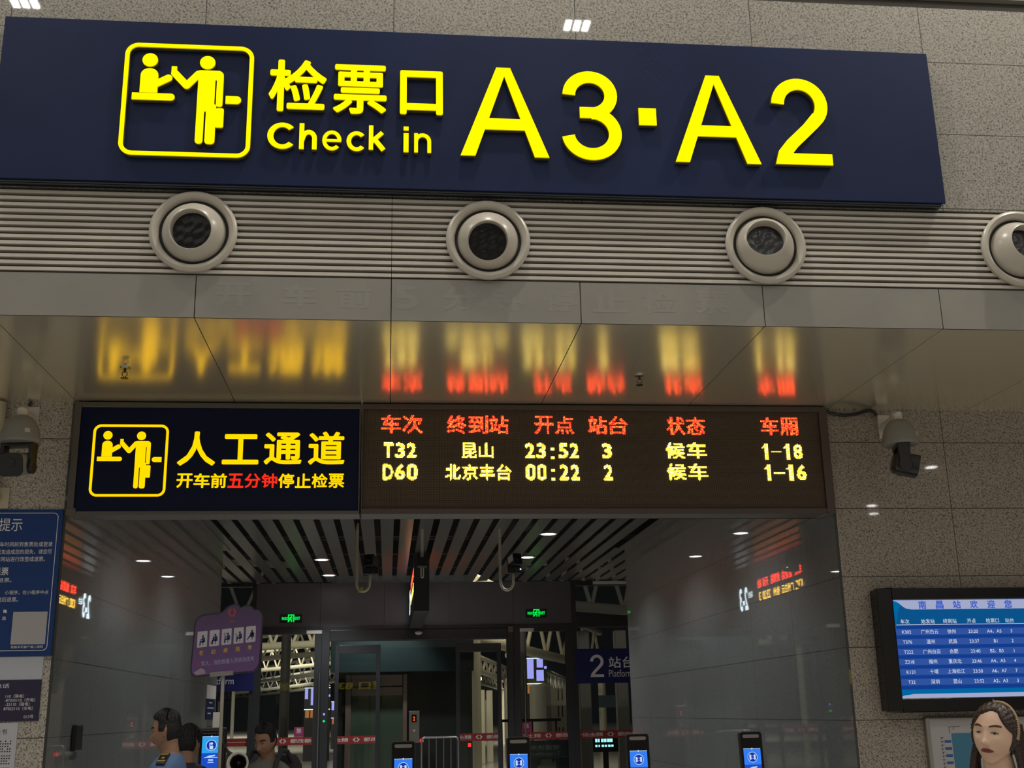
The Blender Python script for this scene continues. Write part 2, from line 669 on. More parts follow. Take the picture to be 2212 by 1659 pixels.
def word(s, x0, x1, z0, z1, b=0.0, keep=False, mirror=False):
    sh = glyphs(s)
    if b and not (b < .015 and len(s) > 2):
        sh = bold(sh, b)
    if mirror:
        sh = ([(-p[0], p[1]) for p in sh[0]], [tuple(reversed(f)) for f in sh[1]])
    return fit(sh, x0, x1, z0, z1, keep)


def line(s, x, z, h, b=0.0, align='L'):
    """a line of small text: cap height h, starting at x on the base line z"""
    vs, fs = glyphs(s)
    a = np.array(vs)
    k = h / 0.72
    w = (a[:, 0].max()) * k
    dx = {'L': 0, 'C': -w / 2, 'R': -w}[align]
    return ([(x + dx + p[0] * k, z + p[1] * k) for p in vs], fs)


def shift(shp, dx, dz):
    return ([(p[0] + dx, p[1] + dz) for p in shp[0]], shp[1])


def raster(shp, pitch):
    """lit cells of a diode matrix under a flat shape"""
    vs, fs = shp
    a = np.array(vs)
    i0, j0 = np.floor(a.min(0) / pitch).astype(int)
    i1, j1 = np.ceil(a.max(0) / pitch).astype(int)
    I, J = np.meshgrid(np.arange(i0, i1), np.arange(j0, j1), indexing='ij')
    P = np.stack([(I + .5) * pitch, (J + .5) * pitch], -1).reshape(-1, 2)
    hit = np.zeros(len(P), bool)
    for f in fs:
        for k in range(1, len(f) - 1):
            A, B, C = a[f[0]], a[f[k]], a[f[k + 1]]
            d = (B[0] - A[0]) * (C[1] - A[1]) - (C[0] - A[0]) * (B[1] - A[1])
            if abs(d) < 1e-12:
                continue
            u = ((P[:, 0] - A[0]) * (C[1] - A[1]) - (C[0] - A[0]) * (P[:, 1] - A[1])) / d
            w = ((B[0] - A[0]) * (P[:, 1] - A[1]) - (P[:, 0] - A[0]) * (B[1] - A[1])) / d
            hit |= (u >= -.02) & (w >= -.02) & (u + w <= 1.02)
    return P[hit]


def led(mb, shp, y, pitch=PIT, k=0.42, plane='XZ'):
    for x, z in raster(shp, pitch):
        mb.flat(rect(x - k * pitch, x + k * pitch, z - k * pitch, z + k * pitch), y, plane)
    return mb


# ================================================================== SETTING
XL, XR, YW, YF, ZS = -2.42, 3.57, 9.0, 6.9, 3.96     # opening, wall, overhang front, soffit
struct('floor', MB().box(-40, 40, -46, 150, -0.2, 0), M['floor'])
struct('wall_front', MB().box(-14, 14, YF, YF + 0.2, 4.802, 6.372), M['gran_up'])
t = MB()
t.mi = 0
t.box(-14, 14, YF + 0.03, YF + 0.2, 6.372, 6.455)
t.mi = 1
t.box(-14, 14, YF - 0.02, YF + 0.25, 6.455, 6.60)
struct('trim_1', t, [M['frame'], M['band']])
# grille of horizontal slats
t = MB()
t.mi = 1
t.box(-14, 14, YF + 0.05, YF + 0.2, 4.235, 4.802)
t.mi = 0
ns = 13
for k in range(ns):
    z0 = 4.248 + k * (4.802 - 4.248) / ns
    for a, b in ((-14, -6.005), (-6, -0.0015), (0.0015, 6), (6.005, 14)):
        vs = [(x, y, z) for x in (a, b) for y, z in ((YF - 0.004, z0 + 0.001), (YF - 0.004, z0 + 0.021), (YF - 0.001, z0 + 0.0235), (YF + 0.05, z0 + 0.0235), (YF + 0.05, z0 + 0.001))]
        t.add(vs, [(0, 1, 2, 3, 4), (9, 8, 7, 6, 5), (0, 5, 6, 1), (1, 6, 7, 2), (2, 7, 8, 3), (3, 8, 9, 4), (4, 9, 5, 0)])
struct('trim_2', t, [M['slat'], M['dark']])
# fascia panels and soffit panels, 1.2 m wide, with open joints
t = MB()
t.mi = 1
t.box(-14, 14, YF + 0.012, YF + 0.1, ZS + 0.012, 4.236)
t.mi = 0
for k in range(-11, 12):
    t.box(k * 1.2 + 0.003, (k + 1) * 1.2 - 0.003, YF, YF + 0.012, ZS, 4.236)
fascia = struct('trim_3', t, [M['band'], M['seam']])
t = MB()
for s, xa in (('开', -1.10), ('车', -0.70), ('前', -0.36), ('5', 0.0), ('分', 0.30), ('钟', 0.60), ('停', 0.94), ('止', 1.26), ('检', 1.58), ('票', 1.93)):
    t.flat(word(s, xa + .02, xa + (.17 if s == '5' else .24), 4.035, 4.195, .035), YF - 0.0006)
obj('ghost_lettering', t, M['ghost'], fascia)
t = MB()
t.mi = 1
t.box(-14, 14, YF + 0.013, YW + 0.2, ZS + 0.0145, ZS + 0.05)
t.mi = 0
for k in range(-11, 12):
    t.box(k * 1.2 + 0.003, (k + 1) * 1.2 - 0.003, YF + 0.003, YW + 0.19, ZS, ZS + 0.014)
struct('trim_4', t, [M['soffit'], M['seam']])
struct('wall_right', MB().box(XR + 0.02, 14, YW, YW + 0.2, 0, ZS), M['gran_r'])
struct('wall_left', MB().box(-14, XL - 0.02, YW, YW + 0.2, 0, ZS), M['gran_l'])
struct('wall_passage_right', MB().box(XR, XR + 0.02, YW, 17.45, 0, ZS).box(XR + 0.02, 6.0, 17.40, 17.45, 0, ZS), M['reveal'])
struct('wall_passage_left', MB().box(XL - 0.02, XL, YW, 17.45, 0, ZS).box(-5.0, XL - 0.02, 17.40, 17.45, 0, ZS), M['reveal'])
struct('wall_lobby_right', MB().box(6.0, 6.2, 17.4, 22.0, 0, 4.6), M['hallwall'])
struct('wall_lobby_left', MB().box(-5.2, -5.0, 17.4, 22.0, 0, 4.6), M['hallwall'])
# slatted ceiling of the passage
t = MB()
t.mi = 0
k0 = -20
for k in range(-20, 24):
    x0 = 0.143 + 0.253 * k
    if -5.0 < x0 < 5.9:
        x1 = x0 + 0.171
        inside = x0 > XL + 0.003 and x1 < XR - 0.003
        ya = YW + 0.2 if inside else 17.46
        for yb, yc in ((ya, 13.4), (13.404, 21.9)) if inside else ((ya, 21.9),):
            t.box(x0, x1, yb, yc, 3.97, 3.985)
t.mi = 1
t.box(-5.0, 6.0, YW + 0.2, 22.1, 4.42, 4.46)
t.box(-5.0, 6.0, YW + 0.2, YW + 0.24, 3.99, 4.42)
t.mi = 2
for yb in (12.4, 16.8, 17.05, 18.7, 20.5):
    t.box(-4.9, 5.9, yb, yb + 0.02, 4.05, 4.07)
t.mi = 0
t.box(XL + 0.001, XL + 0.10, YW + 0.2, 17.45, 3.955, 3.968)
t.box(XR - 0.10, XR - 0.001, YW + 0.2, 17.45, 3.955, 3.968)
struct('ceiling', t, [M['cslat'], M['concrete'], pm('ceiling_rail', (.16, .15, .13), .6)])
# the hall behind the photographer
struct('wall_back', MB().box(-34, 34, -45.2, -45, 0, 12), M['hallwall'])
struct('ceiling_hall', MB().box(-34, 34, -45.2, 9.5, 12, 12.2), M['hallwall'])

# ================================================================== LARGE SIGN
SG = thing('overhead_sign', 'wide navy overhead sign with glowing yellow ticket pictogram and A3·A2', 'sign', (0.6, YF, 4.80))
t = MB().box(-2.476, 3.688, 6.82, 6.835, 4.82, 5.952)
obj('panel', t, M['navy'], SG, bevel=0.003)
t = MB().box(-2.44, 3.665, 6.835, 6.899, 4.806, 5.94)
for k in range(2):
    t.box(-2.43, 3.66, 6.842 + 0.026 * k, 6.858 + 0.026 * k, 4.798, 4.812)
obj('sign_box', t, M['navyledge'], SG)


def pictogram(x0, x1, z0, z1, flip):
    w, h = x1 - x0, z1 - z0
    arm = [(.575, .735), (.488, .628), (.392, .735)]
    parts = dict(
        frame=[rring(0, 1, 0, 1, .105, .034, 12)],
        clerk=[disc(.195, .8475, .06), union([rrect(.13, .266, .565, .771, .062), rect(.13, .266, .552, .68), capsule((.255, .635), (.345, .69), .030)])],
        desk=[union([rect(.074, .37, .488, .548), capsule((.30, .518), (.372, .518), .030)])],
        traveller=[disc(.64, .842, .06), union([rrect(.548, .771, .685, .770, .045), rect(.575, .708, .40, .76), rrect(.72, .771, .445, .73, .02),
                                                   rrect(.575, .634, .112, .47, .028), rrect(.648, .725, .112, .47, .028), rect(.648, .708, .3, .5),
                                                   capsule(arm[0], arm[1], .030), capsule(arm[1], arm[2], .030), rect(.364, .406, .724, .797)])],
        bag=[rrect(.7225, .785, .26, .432, .015)],
        counter=[union([rect(.83 if flip else .794, .924 if flip else .89, .476, .545), capsule((.83, .5105), (.88, .5105), .0345)])],
    )
    return {k: [([(x0 + p[0] * w, z0 + p[1] * h) for p in s[0]], s[1]) for s in ss] for k, ss in parts.items()}


LM = [M['yellow'], M['yellowside'], M['ret']]
for nm, ss in pictogram(-1.703, -0.895, 4.984, 5.772, False).items():
    t = MB()
    for s in ss:
        t.ext(s, 6.78, 6.8195, mi_side=2, y_split=6.791, mi_split=1)
    obj('pictogram_' + nm, t, LM, SG, fix=False)


def chan(name, shp):
    t = MB()
    t.ext(shp, 6.78, 6.8195, mi_side=2, y_split=6.791, mi_split=1)
    return obj(name, t, LM, SG, fix=False)


chan('chinese_letter', word('检', -0.794, -0.428, 5.320, 5.692, .021))
chan('chinese_letter', word('票', -0.384, -0.042, 5.318, 5.672, .021))
chan('chinese_letter', word('口', 0.044, 0.322, 5.328, 5.645, .024))
W_ = .165
LAT = {
    'C': ([stroke(arc(.40, .5, .325, .425, 42, 318, 30), W_)], (-.791, -.627, 5.055, 5.238)),
    'h': ([stroke([(.075, 0), (.075, 1)], W_), stroke([(.075, .3)] + arc(.32, .42, .20, .245, 165, 0, 14) + [(.52, 0)], W_)], (-.591, -.480, 5.058, 5.238)),
    'e': ([stroke(arc(.40, .5, .32, .42, 0, 318, 30), W_), stroke([(.1, .5), (.79, .5)], .13)], (-.446, -.325, 5.055, 5.193)),
    'c': ([stroke(arc(.40, .5, .32, .42, 42, 318, 30), W_ + .02)], (-.293, -.181, 5.055, 5.193)),
    'k': ([stroke([(.075, 0), (.075, 1)], W_), stroke([(.05, .28), (.50, .72)], W_), stroke([(.22, .42), (.55, 0)], W_ + .02)], (-.152, -.046, 5.058, 5.238)),
    'i': ([rect(0, .16, 0, .74), rect(0, .16, .85, 1)], (.069, .101, 5.058, 5.238)),
    'n': ([stroke([(.09, 0), (.09, 1)], .18), stroke([(.09, .55)] + arc(.40, .58, .31, .33, 160, 0, 14) + [(.71, 0)], .18)], (.137, .246, 5.058, 5.193)),
}
for k, (ss, bb) in LAT.items():
    chan('latin_letter', fit(union(ss), *bb))
GA = union([poly([(0, 0), (.165, 0), (.49, 1.0), (.415, 1.0)]), poly([(1, 0), (.835, 0), (.50, .92), (.42, 1.0), (.575, 1.0)]), poly([(0, 0), (.165, 0), (.505, .90), (.58, 1.0), (.42, 1.0)]),
            rect(.26, .74, .295, .42)])
G3 = union([stroke(arc(.295, .727, .215, .207, 180, -88, 28), .130), stroke([(.185, .528), (.33, .528)], .122), stroke(arc(.30, .295, .24, .230, 88, -172, 30), .130)])
G2 = union([stroke(arc(.295, .69, .225, .245, 178, -38, 24) + [(.40, .455)], .130), poly([(.52, .50), (.425, .60), (.315, .46), (.13, .27), (.04, .15), (0, 0), (.16, 0), (.18, .12), (.24, .2), (.43, .395)]), rect(.034, .585, 0, .125)])
chan('gate_letter', fit(GA, 0.435, 1.011, 5.048, 5.691))
chan('gate_digit', fit(G3, 1.100, 1.495, 5.042, 5.688))
chan('gate_dot', rect(1.615, 1.733, 5.306, 5.430))
chan('gate_letter', fit(GA, 1.846, 2.424, 5.048, 5.691))
chan('gate_digit', fit(G2, 2.524, 2.915, 5.054, 5.692))

# ================================================================== PASSAGE SIGN + DEPARTURE DISPLAY
YB = 8.90
PS = thing('passage_sign', 'small navy staffed-channel sign with yellow pictogram under the soffit', 'sign', (-1.3, 8.95, 3.08))
obj('panel', MB().box(-2.345, -0.238, YB + 0.004, YB + 0.10, 3.10, 3.905), M['navy2'], PS)
t = MB()
t.box(-2.395, -2.345, YB - 0.012, 9.14, 3.075, 3.945).box(-2.345, -0.2265, YB - 0.012, 9.14, 3.075, 3.102).box(-2.345, -0.2265, YB - 0.012, 9.14, 3.905, 3.945)
t.box(-0.238, -0.2265, YB - 0.012, 9.14, 3.102, 3.905)
obj('frame', t, M['frame'], PS, bevel=0.004)
obj('corner_cap', MB().box(-2.40, -2.325, YB - 0.02, YB + 0.03, 3.07, 3.125), M['frame'], PS, bevel=0.006)
for nm, ss in pictogram(-2.247, -1.686, 3.214, 3.772, True).items():
    t = MB()
    for s in ss:
        t.ext(s, YB, YB + 0.005)
    obj('pictogram_' + nm, t, M['yellow2'], PS, fix=False)
for s, a, b, z0, z1 in (('人', -1.613, -1.328, 3.452, 3.720), ('工', -1.278, -1.003, 3.463, 3.700), ('通', -0.963, -0.676, 3.462, 3.716), ('道', -0.627, -0.348, 3.462, 3.724)):
    obj('large_letter', MB().ext(word(s, a, b, z0, z1, .023), YB, YB + 0.005), M['yellow2'], PS, fix=False)
for k, s in enumerate('开车前五分钟停止检票'):
    a = -1.607 + k * 0.1267
    obj('small_letter', MB().ext(word(s, a, a + .119, 3.281, 3.392, .021), YB, YB + 0.005), M['red2'] if s in '五分钟' else M['yellow2'], PS, fix=False)

DB = thing('departure_display', 'dot-matrix train display with red headings and yellow rows right of the navy sign', 'display', (1.6, 8.95, 3.08))
obj('diode_board', MB().box(-0.206, 3.475, YB + 0.006, YB + 0.10, 3.115, 3.905), M['ledboard'], DB)
t = MB()
t.box(3.475, 3.545, YB - 0.02, 9.14, 3.075, 3.945).box(-0.216, 3.475, YB - 0.02, 9.14, 3.075, 3.115).box(-0.216, 3.475, YB - 0.02, 9.14, 3.905, 3.945)
t.box(-0.216, -0.206, YB - 0.02, 9.14, 3.115, 3.905)
obj('frame', t, pm('display_frame', (0.075, 0.055, 0.045), 0.4, 0.3), DB, bevel=0.006)
HDR = [('车次', -.077, .262), ('终到站', .441, .943), ('开点', 1.137, 1.463), ('站台', 1.567, 1.899), ('状态', 2.204, 2.532), ('车厢', 2.982, 3.305)]
for s, a, b in HDR:
    w = (b - a) / len(s)
    for i, c in enumerate(s):
        t = led(MB(), word(c, a + i * w + .004, a + (i + 1) * w - .006, 3.712, 3.864, .026), YB)
        obj('heading_character', t, M['led_red'], DB, fix=False)


def ledrow(name, s, a, b, z0, z1, bl=.032, cell=None):
    w = (b - a) / len(s)
    for i, c in enumerate(s):
        t = MB()
        xa, xb = a + i * w + .006, a + (i + 1) * w - .006
        if c == ' ':
            continue
        if c == ':':
            led(t, rect(xa + w * .3, xa + w * .6, z0, z0 + .022), YB)
            led(t, rect(xa + w * .3, xa + w * .6, z0 + .07, z0 + .092), YB)
        elif c == '-':
            led(t, rect(xa - .004, xb + .004, (z0 + z1) / 2 - .008, (z0 + z1) / 2 + .006), YB)
        elif c == '1':
            m = (xa + xb) / 2 + .008
            led(t, union([rect(m - .017, m + .017, z0, z1), poly([(m - .045, z1 - .035), (m, z1 - .03), (m, z1)])]), YB)
        elif c == '0':
            led(t, union([rring(xa, xb, z0, z1, .034, .027)]), YB)
        else:
            led(t, word(c, xa, xb, z0, z1, bl), YB)
        obj(name, t, M['led_yel'], DB, fix=False)


Z1, Z2 = (3.514, 3.640), (3.342, 3.468)
for (z0, z1), row in ((Z1, (('T32', -.055, .213), ('昆山', .556, .820), ('23:52', 1.055, 1.497), ('3', 1.670, 1.760), ('候车', 2.182, 2.530), ('1-18', 2.965, 3.325))),
                      (Z2, (('D60', -.058, .220), ('北京丰台', .424, .958), ('00:22', 1.057, 1.499), ('2', 1.674, 1.764), ('候车', 2.184, 2.530), ('1-16', 2.972, 3.342)))):
    for s, a, b in row:
        ledrow('row_character', s, a, b, z0, z1 + (.012 if s == '候车' else 0), .045 if s.isascii() else .03)

# cable from the display to the camera on the right wall
t = MB().tube([(3.55, 8.97, 3.945), (3.62, 8.965, 3.915), (3.72, 8.965, 3.899), (3.83, 8.965, 3.912), (3.92, 8.965, 3.94), (3.96, 8.965, 3.945), (3.99, 8.968, 3.925), (4.005, 8.97, 3.90)], 0.014)
tag(obj('cable', t, M['black'], smooth=True), 'black cable looping under the soffit right of the train display', 'cable')

# ================================================================== AIR NOZZLES
def nozzle(x, z, aim, label):
    n = thing('air_nozzle', label, 'air vent', (x, YF, z), group='round air nozzles in the grille')
    t = MB().lathe([(.268, .004), (.270, .028), (.262, .040), (.248, .046), (.228, .036), (.216, .018), (.2125, .004), (.2125, -.12)], (x, YF, z), n=72)
    obj('flange', t, M['ring'], n, smooth=True)
    obj('gasket', MB().lathe([(.17, .007), (.2124, .007)], (x, YF, z), n=48), M['dark'], n)
    ax = Vector(aim).normalized()
    c = Vector((x, YF + 0.045, z))
    Rb, ro = .203, .132
    a0 = math.asin(ro / Rb)
    prof = [(Rb * math.sin(a0 + (R(118) - a0) * k / 22), Rb * math.cos(a0 + (R(118) - a0) * k / 22)) for k in range(22, -1, -1)]
    h = Rb * math.cos(a0)
    prof += [(ro - .004, h + .002), (ro - .007, h - .002), (ro - .012, h - .05), (ro - .016, h - .13)]
    obj('swivel_ball', MB().lathe(prof, c, ax, n=64), M['ring'], n, smooth=True)
    t = MB()
    ref = ax.cross(Vector((0, 0, 1))).normalized()
    w = ax.cross(ref)
    rnd = random.Random(int(x * 100))
    N_, K_ = 10, 36
    o = c + ax * (h - .06)
    vs = [o]
    fs = []
    for j in range(1, N_ + 1):
        for k in range(K_):
            r = (ro - .012) * j / N_
            th = 2 * PI * k / K_
            d = 0 if j == N_ else .0022 * math.sin(70 * r * math.cos(th) + 55 * r * math.sin(th) + x) * math.sin(40 * r * math.sin(th) - 62 * r * math.cos(th) + 2 * x) + .0014 * math.sin(130 * r * math.cos(th + .8))
            vs.append(o + (ref * math.cos(th) + w * math.sin(th)) * r + ax * d)
    for k in range(K_):
        fs.append((0, 1 + k, 1 + (k + 1) % K_))
    for j in range(N_ - 1):
        for k in range(K_):
            a, b = 1 + j * K_, 1 + (j + 1) * K_
            fs.append((a + k, b + k, b + (k + 1) % K_, a + (k + 1) % K_))
    obj('foil_cover', t.add(vs, fs), M['foil'], n, smooth=True)
    return n


nozzle(-1.23, 4.518, (-.03, -1, -.12), 'round air nozzle aimed straight out, below the ticket pictogram')
nozzle(0.613, 4.506, (-.06, -1, -.26), 'round air nozzle below the first yellow letter A of the sign')
nozzle(2.44, 4.512, (-.15, -1, .12), 'round air nozzle with ball turned upward, below the second letter A')
nozzle(4.20, 4.528, (.12, -1, .10), 'round air nozzle cut by the right edge of the photo')

# ================================================================== SPRINKLERS
for x, y, lb in ((-1.84, 8.0, 'small sprinkler head in the soffit above the ticket pictogram sign'), (1.815, 8.05, 'small sprinkler head in the soffit above the train display')):
    s = thing('sprinkler', lb, 'sprinkler', (x, y, ZS), group='sprinkler heads in the soffit')
    obj('escutcheon', MB().lathe([(.0, .008), (.032, .008), (.036, .0), (.036, -.002)], (x, y, ZS - .001), (0, 0, -1), 24), M['steel'], s, smooth=True)
    obj('frame', MB().tube([(x, y, ZS), (x, y, ZS - .035)], .009).tube([(x - .013, y, ZS - .03), (x - .018, y, ZS - .05), (x, y, ZS - .075)], .003, 6).tube([(x + .013, y, ZS - .03), (x + .018, y, ZS - .05), (x, y, ZS - .075)], .003, 6), pm('sprinkler_brass', (.08, .05, .03), .35, .8), s, smooth=True)
    obj('deflector', MB().lathe([(0, -.003), (.027, -.003), (.027, .0), (0, .0)], (x, y, ZS - .078), (0, 0, -1), 20), bpy.data.materials['sprinkler_brass'], s)

# ================================================================== DOME CAMERAS
def ptz(x, y, z, rotz, plate, label, head='camgrey', lab=36):
    """x, y, z: centre of the rim of the housing"""
    n = thing('surveillance_camera', label, 'camera', (x, y, z), group='dome cameras under the soffit')
    obj('wall_plate', MB().box(plate[0] - .05, plate[0] + .05, YW - .014, YW, plate[1] - .10, plate[1] + .10), M['white'], n, bevel=.003)
    t = MB().tube([(plate[0], YW - .01, plate[1] - .02), (plate[0] * .8 + x * .2, YW - .10, plate[1] - .01), (plate[0] * .25 + x * .75, y + .085, z + .225), (x, y + .03, z + .238), (x, y - .005, z + .228), (x, y, z + .20), (x, y, z + .185)], [.045, .042, .038, .038, .038, .037, .036], 16)
    obj('arm', t, M['white'], n, smooth=True)
    t = MB().lathe([(0, .195), (.045, .193), (.075, .180), (.100, .152), (.120, .112), (.133, .066), (.140, .02), (.143, .0), (.137, -.012), (.11, -.016), (0, -.016)], (x, y, z), (0, 0, 1), 48)
    obj('housing', t, M['camgrey'], n, smooth=True)
    c, s_ = math.cos(rotz), math.sin(rotz)
    T = Matrix.Translation((x, y, z)) @ Matrix.Rotation(rotz, 4, 'Z')
    obj('label_plate', MB().box(-.019, .019, -.1375, -.130, .048, .078).xf(Matrix.Translation((x, y, z)) @ Matrix.Rotation(R(lab), 4, 'Z') @ Matrix.Translation((0, -.134, .06)) @ Matrix.Rotation(R(-10), 4, 'X') @ Matrix.Translation((0, .134, -.06))), M['cream'], n)
    t = MB()
    for sx in (-1, 1):
        t.box(sx * .105 - .016, sx * .105 + .016, -.045, .045, -.185, -.012)
        t.lathe([(.0, .017), (.05, .017), (.055, .008), (.055, -.016), (0, -.016)], (sx * .105, 0, -.185), (sx, 0, 0), 24)
    t.box(-.12, .12, -.05, .05, -.04, -.012)
    obj('yoke', t.xf(T), M['black'], n, bevel=.006)
    t = MB()
    pr = rr_pts(-.088, .088, -.245, -.085, .045, 8)
    pf = rr_pts(-.094, .094, -.250, -.080, .048, 8)
    ringsd = [(.085, pr, .7), (.06, pr, 1.0), (-.09, pf, 1.0), (-.112, pf, .985)]
    vs = []
    for yy, p, k in ringsd:
        vs += [(q[0] * k, yy, -.165 + (q[1] + .165) * k) for q in p]
    m_ = len(pr)
    fs = [(i * m_ + k, i * m_ + (k + 1) % m_, (i + 1) * m_ + (k + 1) % m_, (i + 1) * m_ + k) for i in range(3) for k in range(m_)]
    fs += [tuple(range(m_))]
    tt = Matrix.Translation((0, 0, -.165)) @ Matrix.Rotation(R(14), 4, 'X') @ Matrix.Translation((0, 0, .165))
    obj('camera_head', t.add(vs, fs).xf(T @ tt), M[head], n, smooth=True)
    t = MB().add([(q[0] * .96, -.1125, -.165 + (q[1] + .165) * .96) for q in pf], [tuple(range(m_))])
    t.lathe([(.0, .004), (.034, .004), (.036, .0)], (0, -.1125, -.15), (0, -1, 0), 28)
    obj('lens_window', t.xf(T @ tt), M['blackgloss'], n, fix=False)
    return n


ptz(-2.674, 8.56, 3.555, R(-8), (-2.735, 3.83), 'dome camera facing forward at the left, beside the navy staffed-channel sign')
ptz(4.013, 8.60, 3.578, R(76), (4.07, 3.81), 'dome camera turned to the right, beside the train display', 'black', 50)
b = thing('camera_bracket', 'cream wall bracket at the left edge, just above the blue notice', 'bracket', (-2.88, YW, 3.2))
obj('wall_plate', MB().box(-2.93, -2.845, YW - .016, YW, 3.14, 3.30), M['cream'], b, bevel=.003)
obj('arm', MB().tube([(-2.93, YW - .01, 3.22), (-2.955, YW - .15, 3.20), (-2.985, YW - .3, 3.18)], .04, 14), M['cream'], b, smooth=True)
tag(obj('conduit_pipe', MB().tube([(-2.96, 8.92, 3.945), (-2.96, 8.92, 3.30)], .05, 16), M['cream'], smooth=True), 'cream pipe hanging from the soffit at the left edge behind the dome camera', 'pipe')
tag(obj('cable', MB().tube([(-2.745, 8.975, 3.958), (-2.750, 8.975, 3.950), (-2.765, 8.975, 3.936)], .012), M['black'], smooth=True), 'short dark cable above the wall plate of the left dome camera', 'cable')

# ================================================================== NOTICES ON THE LEFT WALL
txtw = pm('print_white', (0.80, 0.80, 0.82), 0.6)
txtk = pm('print_black', (0.02, 0.02, 0.025), 0.6)
BN = thing('notice_board', 'large blue notice with rounded white outline on the left wall', 'notice', (-2.94, YW, 2.055))
obj('board', MB().box(-3.46, -2.440, YW - .016, YW - .001, 2.056, 3.130), pm('notice_blue', (0.018, 0.052, 0.20), 0.5, 0, .2), BN)
obj('outline', MB().flat(rring(-3.43, -2.472, 2.094, 3.106, .035, .0045), YW - .0166), txtw, BN)
YN = YW - .0168
obj('title_text', MB().flat(word('温馨提示', -3.07, -2.728, 2.968, 3.066, .012), YN), txtw, BN)
t = MB()
for s, z in (('您须在车票载明的开车时间前到售票处或登录', 2.852), ('官方网站办理手续，以免造成您的损失，请您尽', 2.796), ('快前往窗口或在铁路官方网站进行改签或退票。', 2.742)):
    t.flat(word(s, -3.19 - (.045 if s[-1] == '。' else 0), -2.497 - (.045 if s[-1] == '。' else 0), z, z + .036, .006), YN)
t.flat(word('退票', -2.900, -2.796, 2.642, 2.698, .01), YN)
t.flat(word('窗口退票。', -2.94, -2.768, 2.590, 2.622, .006), YN)
t.flat(word('小程序，在小程序中点', -2.806, -2.497, 2.499, 2.530, .006), YN)
t.flat(word('规则后退票。', -2.893, -2.708, 2.446, 2.482, .006), YN)
t.flat(word('路', -2.806, -2.778, 2.366, 2.392, .01), YN)
t.flat(word('选', -2.809, -2.781, 2.316, 2.342, .01), YN)
t.flat(word('铁路手机客户端二维码', -2.728, -2.502, 2.112, 2.132, .006), YN)
obj('body_text', t, txtw, BN)
obj('blank_label', MB().flat(rect(-2.733, -2.490, 2.140, 2.374), YN), pm('label_white', (0.45, 0.45, 0.46), 0.6), BN)
tag(obj('paper_sheet', MB().box(-3.3, -2.493, YW - .006, YW - .001, 1.891, 2.054), pm('paper_grey', (0.50, 0.53, 0.60), 0.6)), 'blank grey-white sheet between the blue and the dark purple notice', 'paper')
PN = thing('phone_notice', 'dark purple notice with white telephone numbers on the left wall', 'notice', (-2.9, YW, 1.60))
obj('board', MB().box(-3.3, -2.492, YW - .012, YW - .001, 1.602, 1.889), pm('notice_purple', (0.020, 0.016, 0.055), 0.45), PN)
t = MB()
t.flat(word('报警电话', -2.92, -2.713, 1.834, 1.866, .006), YW - .0128)
for s, xr, z in (('110（路电）', -2.604, 1.766), ('-87020110（市电）', -2.525, 1.738), ('-22110（路电）', -2.561, 1.710), ('87022110（市电）', -2.535, 1.680), ('013号', -2.527, 1.622)):
    obj('number_line', MB().flat(line(s, xr, z, .020, .004, 'R'), YW - .0128), txtw, PN)
obj('title_text', t, txtw, PN)
WN = thing('paper_notice', 'white printed notice at the lower left below the purple one', 'notice', (-2.8, YW, 1.1))
obj('sheet', MB().box(-3.2, -2.630, YW - .006, YW - .001, 1.0, 1.592), pm('paper_white', (0.54, 0.56, 0.61), 0.6), WN)
t = MB()
t.flat(line('责任书', -2.70, 1.515, .032, .01, 'R'), YW - .0068)
obj('title_text', t, txtk, WN)
for i in range(10):
    t = MB()
    z = 1.462 - i * .0175 - (.012 if i > 4 else 0) - (.014 if i > 8 else 0)
    rnd = random.Random(i)
    for k in range(rnd.randint(14, 20)):
        x = -2.675 - k * .017
        if rnd.random() < .86:
            t.flat(rect(x, x + .010, z, z + .0085), YW - .0068)
    obj('print_line', t, txtk, WN)

# ================================================================== TELEVISION ON THE RIGHT WALL
TV = thing('television', 'black wall television with a blue train timetable', 'television', (4.6, YW, 1.55))
YT = 8.86
SX0, SX1, SZ0, SZ1 = 3.915, 5.345, 1.640, 2.384
tvm = pm('tv_black', (0.010, 0.010, 0.011), 0.18, 0.0, 0.6)
t = MB()
t.box(3.80, 5.46, YT + .012, YW - .002, 1.545, 2.47)
obj('cabinet', t, tvm, TV, bevel=.012)
t = MB()
t.box(3.795, SX0, YT - .012, YT + .03, 1.54, 2.474).box(SX1, 5.465, YT - .012, YT + .03, 1.54, 2.474)
t.box(SX0, SX1, YT - .012, YT + .03, SZ1, 2.474).box(SX0, SX1, YT - .012, YT + .03, 1.54, SZ0)
obj('bezel', t, tvm, TV, bevel=.006)
tv = {}


def tvc(n, c, k):
    tv[n] = em('tv_' + n, c, k, False)
    return tv[n]


t = MB()
mats = [tvc('deep', (0.006, 0.045, 0.26), 1.0), tvc('band', (0.030, 0.085, 0.34), 1.0), tvc('teal', (0.0, 0.13, 0.36), 1.0), tvc('pale', (0.36, 0.39, 0.58), 1.0), tvc('navy', (0.003, 0.085, 0.25), 1.0)]
t.mi = 0
t.flat(rect(SX0, SX1, SZ0, SZ1), YT + .004)
t.mi = 4
t.flat(rect(SX0, SX1, 2.19, SZ1), YT + .0036)
t.mi = 2
t.flat(poly([(SX0, 2.15), (SX0 + .012, 2.15), (SX0 + .05, 2.31), (SX0 + .10, SZ1), (SX0, SZ1)]), YT + .0032)
t.flat(rect(SX0, SX1, SZ0, 1.705), YT + .0032)
t.mi = 3
t.flat(poly([(SX0 + .01, SZ1 - .003), (SX0 + .055, 2.362), (SX0 + .085, 2.335), (SX0 + .11, 2.318), (SX0 + .16, 2.309), (SX1, 2.309), (SX1, SZ1 - .003)]), YT + .0028)
